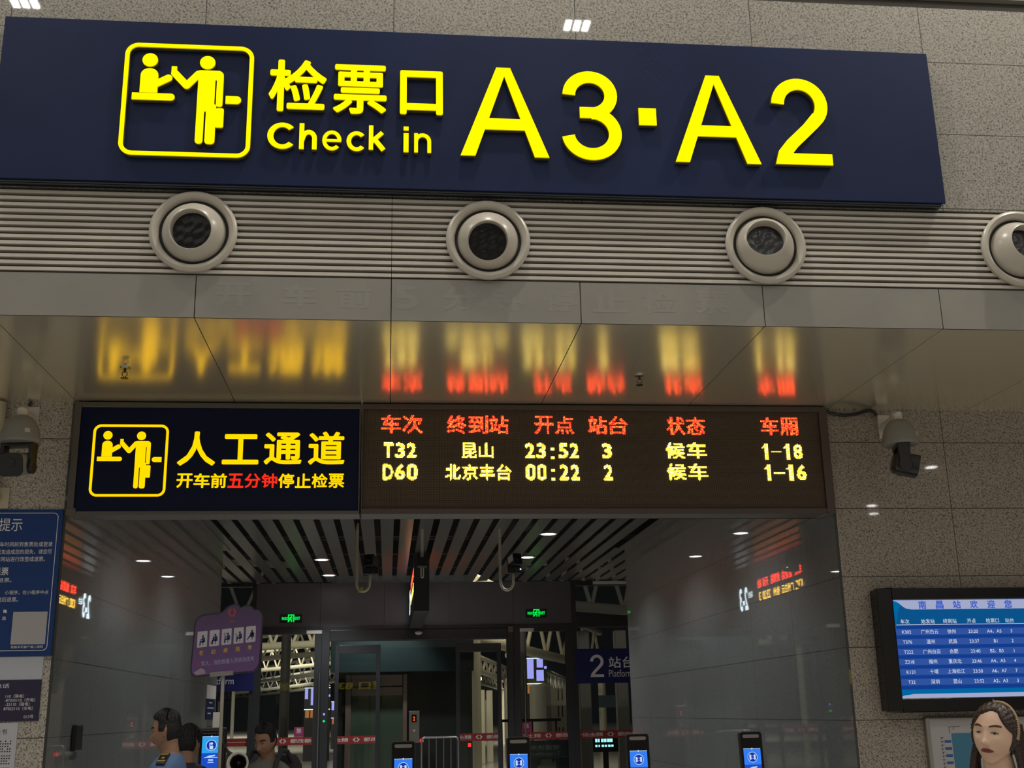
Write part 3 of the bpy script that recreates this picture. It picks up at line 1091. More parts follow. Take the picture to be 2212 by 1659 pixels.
t.flat(poly([(SX0, SZ0 + .012), (SX0 + .03, SZ0 + .022), (SX0 + .06, 1.664), (SX0 + .10, 1.671), (SX1, 1.671), (SX1, SZ0), (SX0, SZ0)]), YT + .0028)
t.mi = 1
ROWZ = [2.153 - .0755 * k for k in range(6)]
for z in ROWZ:
    t.flat(rect(SX0 + .012, SX1 - .012, z - .040, z + .008), YT + .0028)
obj('screen', t, mats, TV, fix=False)
tvw = em('tv_text', (0.82, 0.88, 1.0), 0.85, False)
tvt = em('tv_title', (0.05, 0.11, 0.55), 1.0, False)
t = MB()
for k, c in enumerate('南昌站欢迎您'):
    a = 4.132 + .1415 * k
    t.flat(word(c, a, a + .064, 2.312, 2.376, .03), YT + .0022)
obj('title_text', t, tvt, TV, fix=False)
t = MB()
TC = [4.012, 4.183, 4.352, 4.525, 4.700, 4.860, 5.03, 5.2]
hx = [3.998, 4.186, 4.365, 4.542, 4.716, 4.856]
for s, x in zip(('车次', '始发站', '终到站', '开点', '检票口', '站台'), hx):
    t.flat(line(s, x + .008, 2.203, .027, .006, 'C'), YT + .002)
t.flat(rect(SX0 + .02, SX1 - .02, 2.190, 2.1935), YT + .002)
for z, row in zip(ROWZ, (('K302', '广州白云', '徐州', '23:20', 'A4、A5', '3'), ('T376', '温州', '武昌', '23:37', 'B1', '2'), ('T222', '广州白云', '合肥', '23:40', 'B2、B3', '1'),
                         ('Z218', '福州', '重庆北', '23:46', 'A4、A5', '4'), ('K121', '十堰', '上海松江', '23:50', 'A6、A7', '7'), ('T32', '深圳', '昆山', '23:52', 'A2、A3', '3'))):
    for s, x in zip(row, hx):
        t.flat(line(s, x + .012, z - .029, .026, .005, 'C'), YT + .002)
obj('timetable_text', t, tvw, TV, fix=False)
obj('sensor', MB().lathe([(0, .004), (.008, .004), (.009, 0)], (4.64, YT - .012, 1.615), (0, -1, 0), 16), M['steel'], TV, smooth=True)

# ================================================================== STATION MAP BELOW THE TELEVISION
MP = thing('map_board', 'white framed station map board below the television', 'map', (4.7, YW, 0.6))
obj('frame', MB().box(4.125, 4.15, YW - .05, YW - .001, .55, 1.49).box(5.25, 5.275, YW - .05, YW - .001, .55, 1.49).box(4.15, 5.25, YW - .05, YW - .001, 1.468, 1.49).box(4.15, 5.25, YW - .05, YW - .001, .55, .572), M['steel'], MP, bevel=.004)
obj('panel', MB().box(4.15, 5.25, YW - .04, YW - .002, .572, 1.468), pm('map_white', (0.42, 0.40, 0.41), 0.5), MP)
mb_ = pm('map_blue', (0.02, 0.10, 0.30), 0.5)
ml = pm('map_teal', (0.05, 0.19, 0.30), 0.5)
t = MB()
for k in range(7):
    t.flat(rect(4.265, 4.318, 1.305 - .052 * k, 1.325 - .052 * k), YW - .0405)
obj('map_tracks', t, mb_, MP)
obj('map_hall', MB().flat(rect(4.325, 4.52, .75, 1.375), YW - .0405), ml, MP)
t = MB()
t.flat(rect(4.31, 4.314, 1.375, 1.425), YW - .0408).flat(rect(4.314, 4.40, 1.421, 1.424), YW - .0408).flat(rect(4.345, 4.349, 1.40, 1.424), YW - .0408)
for k in range(14):
    z = 1.342 - .0265 * k
    t.flat(rect(4.232, 4.262, z, z + .003), YW - .0408).flat(rect(4.24, 4.246, z - .012, z), YW - .0408)
for k, c in enumerate('南昌站旅客乘降示意图'):
    z = 1.386 - .058 * k
    t.flat(word(c, 4.845, 4.893, z - .046, z, .02), YW - .0408)
obj('map_lettering', t, txtk, MP)

# ================================================================== PASSAGE: LIGHTS, HANGING DISPLAY, CAMERAS
for (x, y), lb in zip(DOWN + DOWN_NEAR, ('round downlight in the slatted ceiling, left side, nearer the camera', 'round downlight in the slatted ceiling, left side, close to the dark panels',
                             'round downlight in the slatted ceiling, right side, nearer the camera', 'round downlight in the slatted ceiling, right side, beside the hanging camera',
                             'round downlight above the passage entrance, left side', 'round downlight above the passage entrance, right side',
                             'round downlight behind the navy sign, second row on the left', 'round downlight behind the train display, second row on the right')):
    d = thing('downlight', lb, 'light', (x, y, 3.965), group='downlights in the slatted ceiling')
    obj('trim_ring', MB().lathe([(.105, -.004), (.128, -.004), (.132, .004), (.10, .006), (.10, -.03)], (x, y, 3.965), (0, 0, -1), 32), M['white'], d, smooth=True)
    obj('diffuser', MB().lathe([(0, .002), (.10, .002)], (x, y, 3.967), (0, 0, -1), 32), M['lampwhite'], d)

HD = thing('hanging_display', 'long dark two-sided display hung from the slatted ceiling, seen end-on', 'display', (.5, 17.8, 3.9))
HX0, HX1, HY0, HY1, HZ0, HZ1 = .385, .615, 17.8, 21.5, 3.08, 3.86
t = MB().box(HX0, HX1, HY0, HY1, HZ0, HZ1)
obj('housing', t, pm('display_housing', (0.03, 0.029, 0.027), 0.4, 0.2), HD, bevel=.006)
t = MB()
for yy in (18.4, 20.9):
    t.tube([(.5, yy, HZ1 - .01), (.5, yy, 4.1)], .025)
obj('hanger', t, M['steel'], HD, smooth=True)
HP = .018
hr = led_mat('hanging_red', [((1, .03, .015), 5), ((1, .06, .02), 3)], 10.0, HP)
hy = led_mat('hanging_yellow', [((1, .55, .03), 5), ((1, .7, .2), 2)], 7.0, HP)
hw = em('hanging_white', (0.75, 0.92, 1.0), 5.0, False)
# face towards the right wall: reads away from the viewer; face towards the left wall: reads towards the viewer
for side, X in ((1, HX1 + .001), (-1, HX0 - .001)):
    def put(mb, s, ya, yb, z0, z1, b=.02):
        sh = word(s, ya, yb, z0, z1, b, mirror=(side < 0))
        if side < 0:
            c = (ya + yb) / 2
        return mb.flat(sh, X, 'YZ')
    def seg(a, b):      # a..b measured along the reading direction
        return (18.0 + a, 18.0 + b) if side > 0 else (20.35 - b + .05, 20.35 - a + .05)
    rows = [(hr, (('车次', .0, .34), ('始发站', .45, .98), ('终到站', 1.08, 1.55), ('开点', 1.7, 2.0), ('站台', 2.08, 2.3)), 3.62, 3.78)]
    for z, row in ((3.40, ('K302', '广州白云', '徐州', '23:20', '3')),):
        rows.append((hy, tuple((s, a, b) for s, (a, b) in zip(row, ((.0, .34), (.42, 1.02), (1.12, 1.45), (1.62, 2.05), (2.15, 2.25)))), z, z + .15))
    for m_, cells, z0, z1 in rows:
        t = MB()
        for s, a, b in cells:
            put(t, s, *seg(a, b), z0, z1)
        obj('display_row', t, m_, HD, fix=False)
    t = MB()
    ya, yb = 20.62, 21.42
    if side > 0:
        put(t, '站台', ya, ya + .26, 3.50, 3.62)
        put(t, '2-3', ya + .30, yb, 3.30, 3.72, .03)
    else:
        put(t, '2-3', ya + .30, yb, 3.30, 3.72, .03)
        put(t, '站台', ya, ya + .26, 3.50, 3.62)
    obj('platform_text', t, hw, HD, fix=False)


def hangcam(x, y, label, mirror=1, tape=None):
    n = thing('hanging_camera', label, 'camera', (x, y, 3.97), group='cameras on cream conduit in the passage')
    k = mirror
    pts = [(x, y, 4.05), (x, y, 3.30)] + [(x + .085 - .085 * math.cos(a), y - .02, 3.26 - .11 * math.sin(a)) for a in [PI * q / 12 for q in range(0, 12)]] + [(x + .172, y - .02, 3.31), (x + .175, y, 3.36)]
    obj('conduit', MB().tube(pts, [.020] * 3 + [.018] * (len(pts) - 3), 12), M['cream'], n, smooth=True)
    if tape:
        obj('tape_flag', MB().tube([(x + .03, y - .022, 3.16), (x + .06, y - .024, 3.155)], .022, 10).box(x + .05, x + .085, y - .05, y - .045, 3.15, 3.20), pm('tape_yellow', (.5, .38, .02), .5), n)
    cx = x + .19
    obj('junction_box', MB().box(cx - .10, cx + .09, y - .06, y + .06, 3.37, 3.455), M['black'], n, bevel=.006)
    t = MB()
    T = Matrix.Translation((cx, y, 3.53)) @ Matrix.Rotation(R(-22 * k), 4, 'Z') @ Matrix.Rotation(R(-16), 4, 'X')
    t.box(-.062, .062, -.11, .10, -.085, .075)
    t.xf(T)
    obj('camera_body', t, M['black'], n, bevel=.010)
    t = MB().lathe([(0, .006), (.03, .006), (.036, .0), (.036, -.004)], (0, -.112, .01), (0, -1, 0), 24)
    t.xf(T)
    obj('lens', t, M['blackgloss'], n, smooth=True)
    t = MB().box(-.066, -.062, -.09, .05, -.02, .07).xf(T)
    obj('side_cover', t, M['white'], n)
    return n


hangcam(-.415, 15.5, 'hanging camera on cream conduit with yellow tape, left of the hanging display', 1, True)
hangcam(1.478, 15.5, 'hanging camera on cream conduit with white indicator light, right of the hanging display', -1)
n_ = bpy.data.objects['hanging_camera.001']
obj('indicator_light', MB().lathe([(0, .004), (.008, .003), (.009, 0)], (1.478 + .265, 15.439, 3.42), (0, -1, 0), 12), em('indicator', (.8, 1, .9), 4, False), n_)
n = thing('pole_camera', 'small camera on a short pole in front of the hanging display end', 'camera', (.44, 15.5, 3.97))
obj('pole', MB().tube([(.44, 15.5, 4.05), (.44, 15.5, 3.56)], .022, 12), M['cream'], n, smooth=True)
obj('camera_body', MB().box(.375, .505, 15.40, 15.58, 3.46, 3.585), M['black'], n, bevel=.012)
obj('cable_loop', MB().tube([(.425, 15.46, 3.455), (.425, 15.46, 3.34), (.432, 15.46, 3.322), (.448, 15.46, 3.322), (.455, 15.46, 3.34), (.455, 15.46, 3.455)], .010, 10), M['cream'], n, smooth=True)

# ================================================================== GLAZED END WALL OF THE PASSAGE  (plane y = 22)
YG = 22.0
fd = M['frame_dark']
t = MB()
for a, b in ((-2.405, -1.245), (-1.239, -.077), (-.071, 1.139), (1.145, 2.327), (2.333, 3.505)):
    t.box(a, b, YG - .03, YG + .03, 3.165, 3.962)
t.box(-2.40, 3.50, YG, YG + .02, 3.17, 3.96)
struct('wall_end', t, M['spandrel'], bevel=.002)


def pane(name, x0, x1, z0, z1, parent, y=YG):
    return obj(name, MB().add([(x0, y, z0), (x1, y, z0), (x1, y, z1), (x0, y, z1)], [(0, 1, 2, 3)]), M['glass'], parent, fix=False)


def framed(name, x0, x1, z0, z1, w, y=YG, d=.05, sill=None):
    t = MB()
    t.box(x0, x0 + w, y - d, y + d, z0, z1).box(x1 - w, x1, y - d, y + d, z0, z1).box(x0 + w, x1 - w, y - d, y + d, z1 - w, z1).box(x0 + w, x1 - w, y - d, y + d, z0, z0 + w)
    if sill:
        for s in sill:
            t.box(x0 + w, x1 - w, y - d, y + d, s[0], s[1])
    o = obj(name, t, fd, bevel=.004)
    o['kind'] = 'structure'
    return o


w1 = framed('window_1', -5.0, -2.41, .0, 3.96, .06, sill=[(3.12, 3.30)])
pane('pane', -4.94, -2.47, .06, 3.12, w1); pane('pane', -4.94, -2.47, 3.30, 3.90, w1)
w2 = framed('window_2', -2.41, -1.20, .0, 3.165, .13)
pane('pane', -2.28, -1.33, .13, 3.035, w2)
w3 = framed('window_3', 2.31, 3.42, .0, 3.165, .13)
pane('pane', 2.44, 3.29, .13, 3.035, w3)
w4 = framed('window_4', 3.42, 6.0, .0, 3.96, .09, sill=[(3.10, 3.31)])
pane('pane', 3.51, 5.91, .09, 3.10, w4); pane('pane', 3.51, 5.91, 3.31, 3.87, w4)
t = MB()
t.box(-1.20, -1.06, YG - .07, YG + .09, 0, 3.165).box(2.20, 2.31, YG - .07, YG + .09, 0, 3.165)
t.box(-1.06, 2.20, YG - .07, YG + .09, 3.10, 3.165)
o = obj('door_frame', t, fd, bevel=.006)
o.name = 'door_1'
o['kind'] = 'structure'
D1 = o
t = MB()
t.box(-1.06, 2.20, YG - .10, YG + .06, 2.90, 3.10)
obj('operator_cover', t, pm('operator_metal', (.05, .049, .05), .3, .5), D1, bevel=.01)
for x0, x1 in ((-.955, -.135), (1.245, 2.085)):
    t = MB()
    t.box(x0, x0 + .07, YG - .022, YG + .022, .02, 2.83).box(x1 - .075, x1, YG - .022, YG + .022, .02, 2.83)
    t.box(x0 + .07, x1 - .075, YG - .022, YG + .022, 2.68, 2.83).box(x0 + .07, x1 - .075, YG - .022, YG + .022, .02, .13)
    lf = obj('leaf_frame', t, pm('leaf_frame', (.045, .046, .05), .35, .4) if 'leaf_frame' not in bpy.data.materials else bpy.data.materials['leaf_frame'], D1, bevel=.004)
    pane('leaf_pane', x0 + .07, x1 - .075, .13, 2.68, D1)
for x, lb in ((-1.28, 0), (2.56, 1)):
    t = MB().tube([(x + (.05 if lb == 0 else -.05), YG - .10, .5), (x + (.05 if lb == 0 else -.05), YG - .10, 2.35)], .014, 10)
    obj('pull_handle', t, M['steel'], w2 if lb == 0 else w3, smooth=True)
obj('motion_sensor', MB().ell((.56, YG - .11, 3.03), (.07, .03, .035)), M['white'], D1, smooth=True)
for x0, x1, z, lb in ((-1.48, -1.17, 3.07, 'white sticker on the door frame left of the sliding door'), (2.44, 2.70, 3.06, 'white sticker on the frame right of the sliding door'), (3.85, 4.5, 3.92, 'white label strip above the right-hand glass')):
    tag(obj('sticker', MB().box(x0, x1, YG - .056, YG - .051, z - .03, z + .03), M['white']), lb, 'sticker')
tag(obj('sensor_box', MB().box(2.215, 2.315, YG - .09, YG - .071, 3.02, 3.13), pm('sensor_tan', (.16, .11, .07), .5), bevel=.004), 'small tan square box at the top right of the door frame', 'sensor')
t = MB()
t.mi = 0
t.lathe([(0, .004), (.02, .004)], (-1.13, YG - .07, 1.62), (0, -1, 0), 12)
t.mi = 1
t.lathe([(0, .004), (.02, .004)], (-1.13, YG - .07, 1.50), (0, -1, 0), 12)
tag(obj('indicator_light', t, [em('ind_blue', (.25, .25, 1), 1.5, False), em('ind_green', (0, 1, .15), 1.3, False)]), 'blue and green indicator lamps on the left door post', 'light')

# red warning strips on the glass
def strip(x0, x1, label, tx, lines):
    n = thing('warning_strip', label, 'sticker', ((x0 + x1) / 2, YG - .03, 1.17), group='red strips across the glass')
    y = YG - .024
    obj('band', MB().box(x0, x1, y, y + .002, 1.10, 1.235), M['red'], n)
    t = MB()
    y -= .0006
    c = tx
    t.flat(word('江土精', c - .52, c - .14, 1.135, 1.205, .02), y)
    t.flat(word('都改都', c + .13, c + .50, 1.135, 1.205, .02), y)
    t.flat(stroke([(c - .012, 1.205), (c - .05, 1.17), (c - .012, 1.135)], .02), y)
    t.flat(stroke([(c + .012, 1.205), (c + .05, 1.17), (c + .012, 1.135)], .02), y)
    for a, b in lines:
        t.flat(rect(a, b, 1.165, 1.173), y)
    t.v = [((max(x0 + .005, min(x1 - .005, p[0]))), p[1], p[2]) for p in t.v]
    obj('strip_text', t, M['stripwhite'], n, fix=False)


strip(-2.28, -1.33, 'red warning strip on the glass behind the man in grey-green', -1.85, [(-1.42, -1.34), (-2.28, -2.2)])
strip(-.885, -.21, 'red warning strip on the left sliding leaf', -.55, [(-.88, -.82), (-.27, -.22)])
strip(1.315, 2.01, 'red warning strip on the right sliding leaf', 1.66, [(1.33, 1.39), (1.93, 2.0)])
strip(2.44, 3.29, 'red warning strip on the glass right of the door, with pink sticker above', 2.93, [(3.1, 3.28)])
strip(3.48, 4.62, 'red warning strip on the far right glass below the platform sign', 4.08, [(3.48, 3.82), (4.5, 4.62)])
strip(-4.7, -2.47, 'red warning strip on the far left glass behind the face terminal', -3.55, [(-3.0, -2.48)])
ps_ = pm('push_pink', (.30, .03, .11), .5)
for x, lb in ((2.53, 'pink square push sticker on the glass right of the door'), (-1.57, 'pink square push sticker on the glass left of the door')):
    n = thing('push_sticker', lb, 'sticker', (x, YG - .03, 1.3), group='pink push stickers')
    obj('square', MB().box(x - .085, x + .085, YG - .028, YG - .026, 1.24, 1.41), ps_, n)
    obj('character', MB().flat(word('推', x - .045, x + .045, 1.30, 1.39, .02), YG - .0287), M['stripwhite'], n, fix=False)

# platform signs
for x0, full, lb in ((3.465, True, 'blue platform 2 sign on the right-hand glass'), (-4.45, False, 'blue platform sign on the left-hand glass behind the purple priority sign')):
    x1 = x0 + (1.45 if full else 2.06)
    n = thing('platform_sign', lb, 'sign', ((x0 + x1) / 2, YG - .06, 2.08), group='blue platform signs')
    z0, z1 = (2.075, 2.70) if full else (2.045, 2.70)
    obj('board', MB().box(x0, x1, YG - .085, YG - .055, z0, z1), M['navy3'], n, bevel=.004)
    y = YG - .0862
    t = MB()
    if full:
        t.flat(fit(G2, 3.735, 3.99, 2.185, 2.592), y)
        obj('numeral', t, M['signwhite'], n, fix=False)
        t = MB().flat(word('站台', 4.085, 4.56, 2.345, 2.55, .015), y)
        obj('chinese_text', t, M['signwhite'], n, fix=False)
        t = MB().flat(word('Platform', 4.082, 4.54, 2.185, 2.312, .01), y)
        obj('latin_text', t, M['signwhite'], n, fix=False)
    else:
        obj('latin_text', MB().flat(word('Platform', -3.20, -2.746, 2.170, 2.290, .01), y), M['signwhite'], n, fix=False)
        obj('chinese_text', MB().flat(word('站台', -3.3, -2.70, 2.35, 2.58, .015), y), M['signwhite'], n, fix=False)

# exit signs on the dark panels
def exit_sign(x, z, label):
    n = thing('exit_sign', label, 'sign', (x, YG - .03, z), group='green exit signs')
    y = YG - .031
    obj('glass_plate', MB().box(x - .20, x + .20, y - .008, y, z - .085, z + .075), pm('exit_plate', (.03, .033, .033), .1) if 'exit_plate' not in bpy.data.materials else bpy.data.materials['exit_plate'], n)
    y -= .0088
    t = MB()
    t.flat(rect(x - .055, x - .038, z - .07, z + .065), y).flat(rect(x + .042, x + .06, z - .07, z + .065), y).flat(rect(x - .055, x + .06, z + .05, z + .068), y)
    t.flat(disc(x + .012, z + .035, .012), y)
    t.flat(union([capsule((x - .005, z + .015), (x - .012, z - .02), .012), capsule((x - .012, z - .02), (x + .018, z - .035), .009), capsule((x + .018, z - .035), (x + .008, z - .062), .008),
                  capsule((x - .012, z - .02), (x - .038, z - .05), .009), capsule((x, z + .014), (x + .03, z), .007), capsule((x - .005, z + .016), (x - .032, z + .004), .007)]), y)
    obj('running_figure', t, M['green'], n, fix=False)
    obj('chinese_text', MB().flat(word('安全出口', x - .165, x - .062, z - .03, z + .025, .03), y), M['green'], n, fix=False)
    obj('latin_text', MB().flat(word('EXIT', x + .068, x + .165, z - .03, z + .025, .03), y), M['green'], n, fix=False)


exit_sign(-1.772, 3.325, 'green running-man exit sign above the left glass')
exit_sign(2.758, 3.372, 'green running-man exit sign above the right glass')

# ================================================================== PASSAGE WALL DETAILS
tag(obj('card_reader', MB().box(XL + .001, XL + .035, 9.66, 9.87, 1.37, 1.565), M['black'], bevel=.006), 'slim black device on the polished left passage wall', 'device')
n = thing('wall_notice', 'small white-over-navy notice at the far end of the left passage wall', 'notice', (XL, 17.0, 1.6))
obj('white_sheet', MB().box(XL + .001, XL + .006, 16.5, 17.35, 1.85, 2.03), M['white'], n)
obj('navy_sheet', MB().box(XL + .001, XL + .006, 16.5, 17.3, 1.58, 1.848), M['navy'], n)
t = MB()
for k, (a, b) in enumerate(((16.75, 17.05), (16.6, 17.2), (16.65, 16.95))):
    t.flat(rect(a, b, 1.79 - .07 * k, 1.805 - .07 * k), XL + .0066, 'YZ')
obj('notice_lines', t, M['stripwhite'], n, fix=False)

# ================================================================== FACE-SCAN TERMINALS ON TICKET GATES
sc_top = em('scan_light', (0.035, 0.21, 0.90), 1.0, False)
sc_bot = em('scan_dark', (0.012, 0.075, 0.55), 1.0, False)
sc_ring = em('scan_ring', (0.50, 0.72, 1.0), 1.0, False)
sc_disc = em('scan_disc', (0.012, 0.03, 0.36), 1.0, False)
sc_cyan = em('scan_cyan', (0.03, 0.36, 0.85), 1.0, False)
gate_m = pm('gate_steel', (0.35, 0.35, 0.36), 0.3, 0.8)
bar_m = pm('speaker_bar', (0.20, 0.18, 0.165), 0.5)


def terminal(x, y, ztop, label, rot=0.0, kind='gate'):
    n = thing('face_scan_terminal', label, 'terminal', (x, y, 0), (0, 0, rot), group='face-scan terminals on the ticket gates')
    H_, W2 = .40, .0885
    tilt = Matrix.Translation((0, 0, ztop)) @ Matrix.Rotation(R(-4), 4, 'X')

    def sl(mb):
        return mb.xf(tilt)
    t = MB()
    p = rr_pts(-W2, W2, -H_, 0, .022, 6)
    m_ = len(p)
    vs = [(q[0] * k, yy, q[1] if k == 1 else -H_ / 2 + (q[1] + H_ / 2) * .99) for yy, k in ((.0, .97), (.006, 1), (.04, 1), (.046, .97)) for q in p]
    fs = [(i * m_ + k, i * m_ + (k + 1) % m_, (i + 1) * m_ + (k + 1) % m_, (i + 1) * m_ + k) for i in range(3) for k in range(m_)]
    fs += [tuple(range(m_)), tuple(range(3 * m_, 4 * m_))]
    obj('body', sl(t.add(vs, fs)), pm('terminal_shell', (.06, .058, .055), .35, .3) if 'terminal_shell' not in bpy.data.materials else bpy.data.materials['terminal_shell'], n, smooth=True, local=True)
    obj('front_glass', sl(MB().flat(rrect(-W2 + .005, W2 - .005, -H_ + .006, -.006, .018), -.0012)), M['blackgloss'], n, local=True)
    if kind == 'gate':
        obj('speaker_bar', sl(MB().ext(capsule((-.052, -.035), (.052, -.035), .0125), -.004, 0)), bar_m, n, local=True)
    if kind == 'gate':
        obj('camera_lens', sl(MB().lathe([(0, .003), (.012, .003), (.014, 0)], (0, -.002, -.085), (0, -1, 0), 20)), M['blackgloss'], n, local=True, smooth=True)
    zt = -.125 if kind == 'gate' else -.045
    t = MB()
    t.mi = 0
    t.flat(rect(-.066, .066, zt - .115, zt), -.0022)
    t.mi = 1
    t.flat(rect(-.066, .066, zt - .25, zt - .115), -.0022)
    obj('screen', sl(t), [sc_top if kind == 'gate' else sc_cyan, sc_bot], n, local=True, fix=False)
    t = MB()
    cz = zt - .062
    t.mi = 0
    t.flat(disc(0, cz, .038), -.0026)
    t.mi = 1
    t.flat(disc(0, cz, .034), -.0029)
    t.mi = 0
    if kind == 'gate':
        for s in (-1, 1):
            t.flat(rrect(s * .017 - .0075, s * .017 + .0075, cz - .019, cz + .019, .006), -.0032)
        t.flat(rect(-.012, .012, cz + .008, cz + .0095), -.0032).flat(rect(-.012, .012, cz - .010, cz - .0085), -.0032)
    else:
        t.flat(disc(.002, cz + .012, .009), -.0032).flat(rrect(-.012, .014, cz - .028, cz - .002, .006), -.0032).flat(rrect(-.014, -.008, cz - .004, cz + .02, .003), -.0032)
    t.flat(rect(-.066, .066, zt - .002, zt + .001), -.0026).flat(disc(0, zt - .001, .006), -.0032)
    t.flat(poly([(-.05, zt - .150), (-.01, zt - .132), (.03, zt - .128), (.03, zt - .137)]), -.0026)
    t.flat(rect(-.045, .05, zt - .148, zt - .143), -.0026)
    t.flat(rect(-.016, .018, zt - .168, zt - .158), -.0026).flat(rect(-.02, .022, zt - .182, zt - .177), -.0026)
    obj('screen_icon', sl(t), [sc_ring, sc_disc], n, local=True, fix=False)
    t = MB().tube([(0, .03, ztop - H_ + .02), (0, .05, ztop - H_ - .02), (0, .06, .98)], .02, 12)
    obj('bracket', t, M['steel'], n, local=True, smooth=True)
    t = MB().box(-.10, .10, -.15, 1.15, .0, .94)
    obj('gate_cabinet', t, gate_m, n, local=True, bevel=.02)
    obj('gate_top', MB().box(-.102, .102, -.152, 1.152, .94, .985), M['black'], n, local=True, bevel=.01)
    return n


terminal(.120, 9.0, 1.407, 'face-scan terminal in front of the crowd barrier, first of the four right-hand gates')
terminal(.972, 9.0, 1.420, 'face-scan terminal in front of the glass right of the sliding door')
terminal(1.874, 9.0, 1.424, 'face-scan terminal below the platform 2 sign, by the passage corner')
terminal(2.748, 9.0, 1.421, 'rightmost face-scan terminal, alone before the polished passage wall')
n = terminal(-1.265, 9.0, 1.514, 'leftmost face-scan terminal, under the purple priority sign beside the officer', 0, 'lane')
t = MB().box(-1.265 - .098, -1.265 + .098, 9.02, 9.09, 1.10, 1.53)
obj('outer_case', t, M['black'], n, bevel=.012)
t = MB()
for k in range(9):
    t.box(-1.33 + .0165 * k, -1.32 + .0165 * k, 8.996, 9.001, 1.487, 1.495)
obj('title_marks', t, pm('terminal_gold', (.20, .16, .06), .4), n)

# ------------------------------------------------------------------ loudspeaker horn
hn = thing('megaphone', 'white loudspeaker horn facing forward between the terminal and the man in grey-green', 'loudspeaker', (-.935, 7.99, 0))
hc = (-.935, 7.84, 1.322)
obj('horn', MB().lathe([(.062, -.002), (.068, .004), (.064, .006), (.058, -.002), (.040, -.05), (.026, -.11), (.022, -.2), (.030, -.2), (.034, -.11), (.05, -.05), (.062, -.004)], hc, (0, -1, .05), 40), M['white'], hn, smooth=True)
obj('horn_throat', MB().lathe([(.0, -.035), (.010, -.04), (.030, -.075), (.052, -.018), (.055, -.012)], hc, (0, -1, .05), 32), M['black'], hn, smooth=True)
obj('stand', MB().tube([(-.935, 7.99, 1.30), (-.935, 7.99, .03)], .014, 10).lathe([(0, .03), (.05, .02), (.055, 0)], (-.935, 7.99, .001), (0, 0, 1), 24), M['black'], hn, smooth=True)
tag(obj('cable', MB().tube([(-1.12, 8.42, 1.50), (-1.105, 8.40, 1.44), (-1.07, 8.36, 1.385), (-1.045, 8.34, 1.36), (-1.03, 8.33, 1.31), (-1.02, 8.33, 1.24)], [.006, .006, .008, .02, .016, .006], 8), M['black'], smooth=True), 'coiled black cable between the leftmost terminal and the loudspeaker horn', 'cable')

# ------------------------------------------------------------------ purple priority sign on a pole
SXO = lambda zx: -1.3376 + .000338 * zx
SZO = lambda zy: 2.3676 - .000334 * zy
SP = thing('priority_sign', 'purple priority-passenger sign with five seat pictograms on a pole', 'sign', (-1.105, 8.33, 0))
outl = [(15, 1330), (30, 900), (45, 480), (70, 370), (120, 300), (200, 255), (370, 235), (520, 218), (580, 200), (620, 165), (680, 95), (760, 55), (850, 36), (900, 40), (965, 112), (1000, 85), (1060, 68), (1130, 68), (1190, 98), (1235, 155), (1290, 147), (1360, 180), (1408, 260), (1420, 360), (1405, 800), (1385, 1240), (1350, 1330), (1290, 1395), (1230, 1420), (700, 1455), (110, 1500), (50, 1450), (22, 1390)]
YS = 8.30


def sgn(pts):
    return [(SXO(a), SZO(b)) for a, b in pts]


inner = []
for i, p in enumerate(outl):
    a, b = outl[i - 1], outl[(i + 1) % len(outl)]
    tx, tz = b[0] - a[0], b[1] - a[1]
    L_ = math.hypot(tx, tz)
    inner.append((p[0] - tz / L_ * 24, p[1] + tx / L_ * 24))
obj('board', MB().ext(poly(sgn(outl)), YS, YS + .02), pm('sign_edge', (.012, .010, .022), .35), SP)
pur, ntp, bp_ = nodes('sign_purple')
tc_ = ntp.nodes.new('ShaderNodeTexCoord')
sx_ = ntp.nodes.new('ShaderNodeSeparateXYZ')
mr_ = ntp.nodes.new('ShaderNodeMapRange')
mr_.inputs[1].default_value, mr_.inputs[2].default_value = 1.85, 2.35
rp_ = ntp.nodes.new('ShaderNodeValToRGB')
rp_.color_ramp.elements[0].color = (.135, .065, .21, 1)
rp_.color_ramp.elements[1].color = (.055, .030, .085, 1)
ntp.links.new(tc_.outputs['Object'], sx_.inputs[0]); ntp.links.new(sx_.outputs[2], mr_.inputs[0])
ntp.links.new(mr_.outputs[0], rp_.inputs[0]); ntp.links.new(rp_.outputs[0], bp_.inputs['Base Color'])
bp_.inputs['Roughness'].default_value = .4
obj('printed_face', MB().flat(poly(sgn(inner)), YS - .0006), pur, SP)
cardm, icon_m = pm('card_white', (.42, .40, .44), .5), pm('icon_blue', (.02, .03, .13), .5)
gold_m, redm, lil = pm('print_gold', (.45, .30, .03), .5), pm('print_red', (.38, .03, .03), .5), pm('print_lilac', (.33, .33, .50), .5)
YC = YS - .0012
t, ti, tg = MB(), MB(), MB()
seat = [[((95, 90), 24)], [((125, 80), 24), ((75, 120), 17)], [((140, 80), 24)], [((140, 80), 24)], [((140, 80), 26)]]
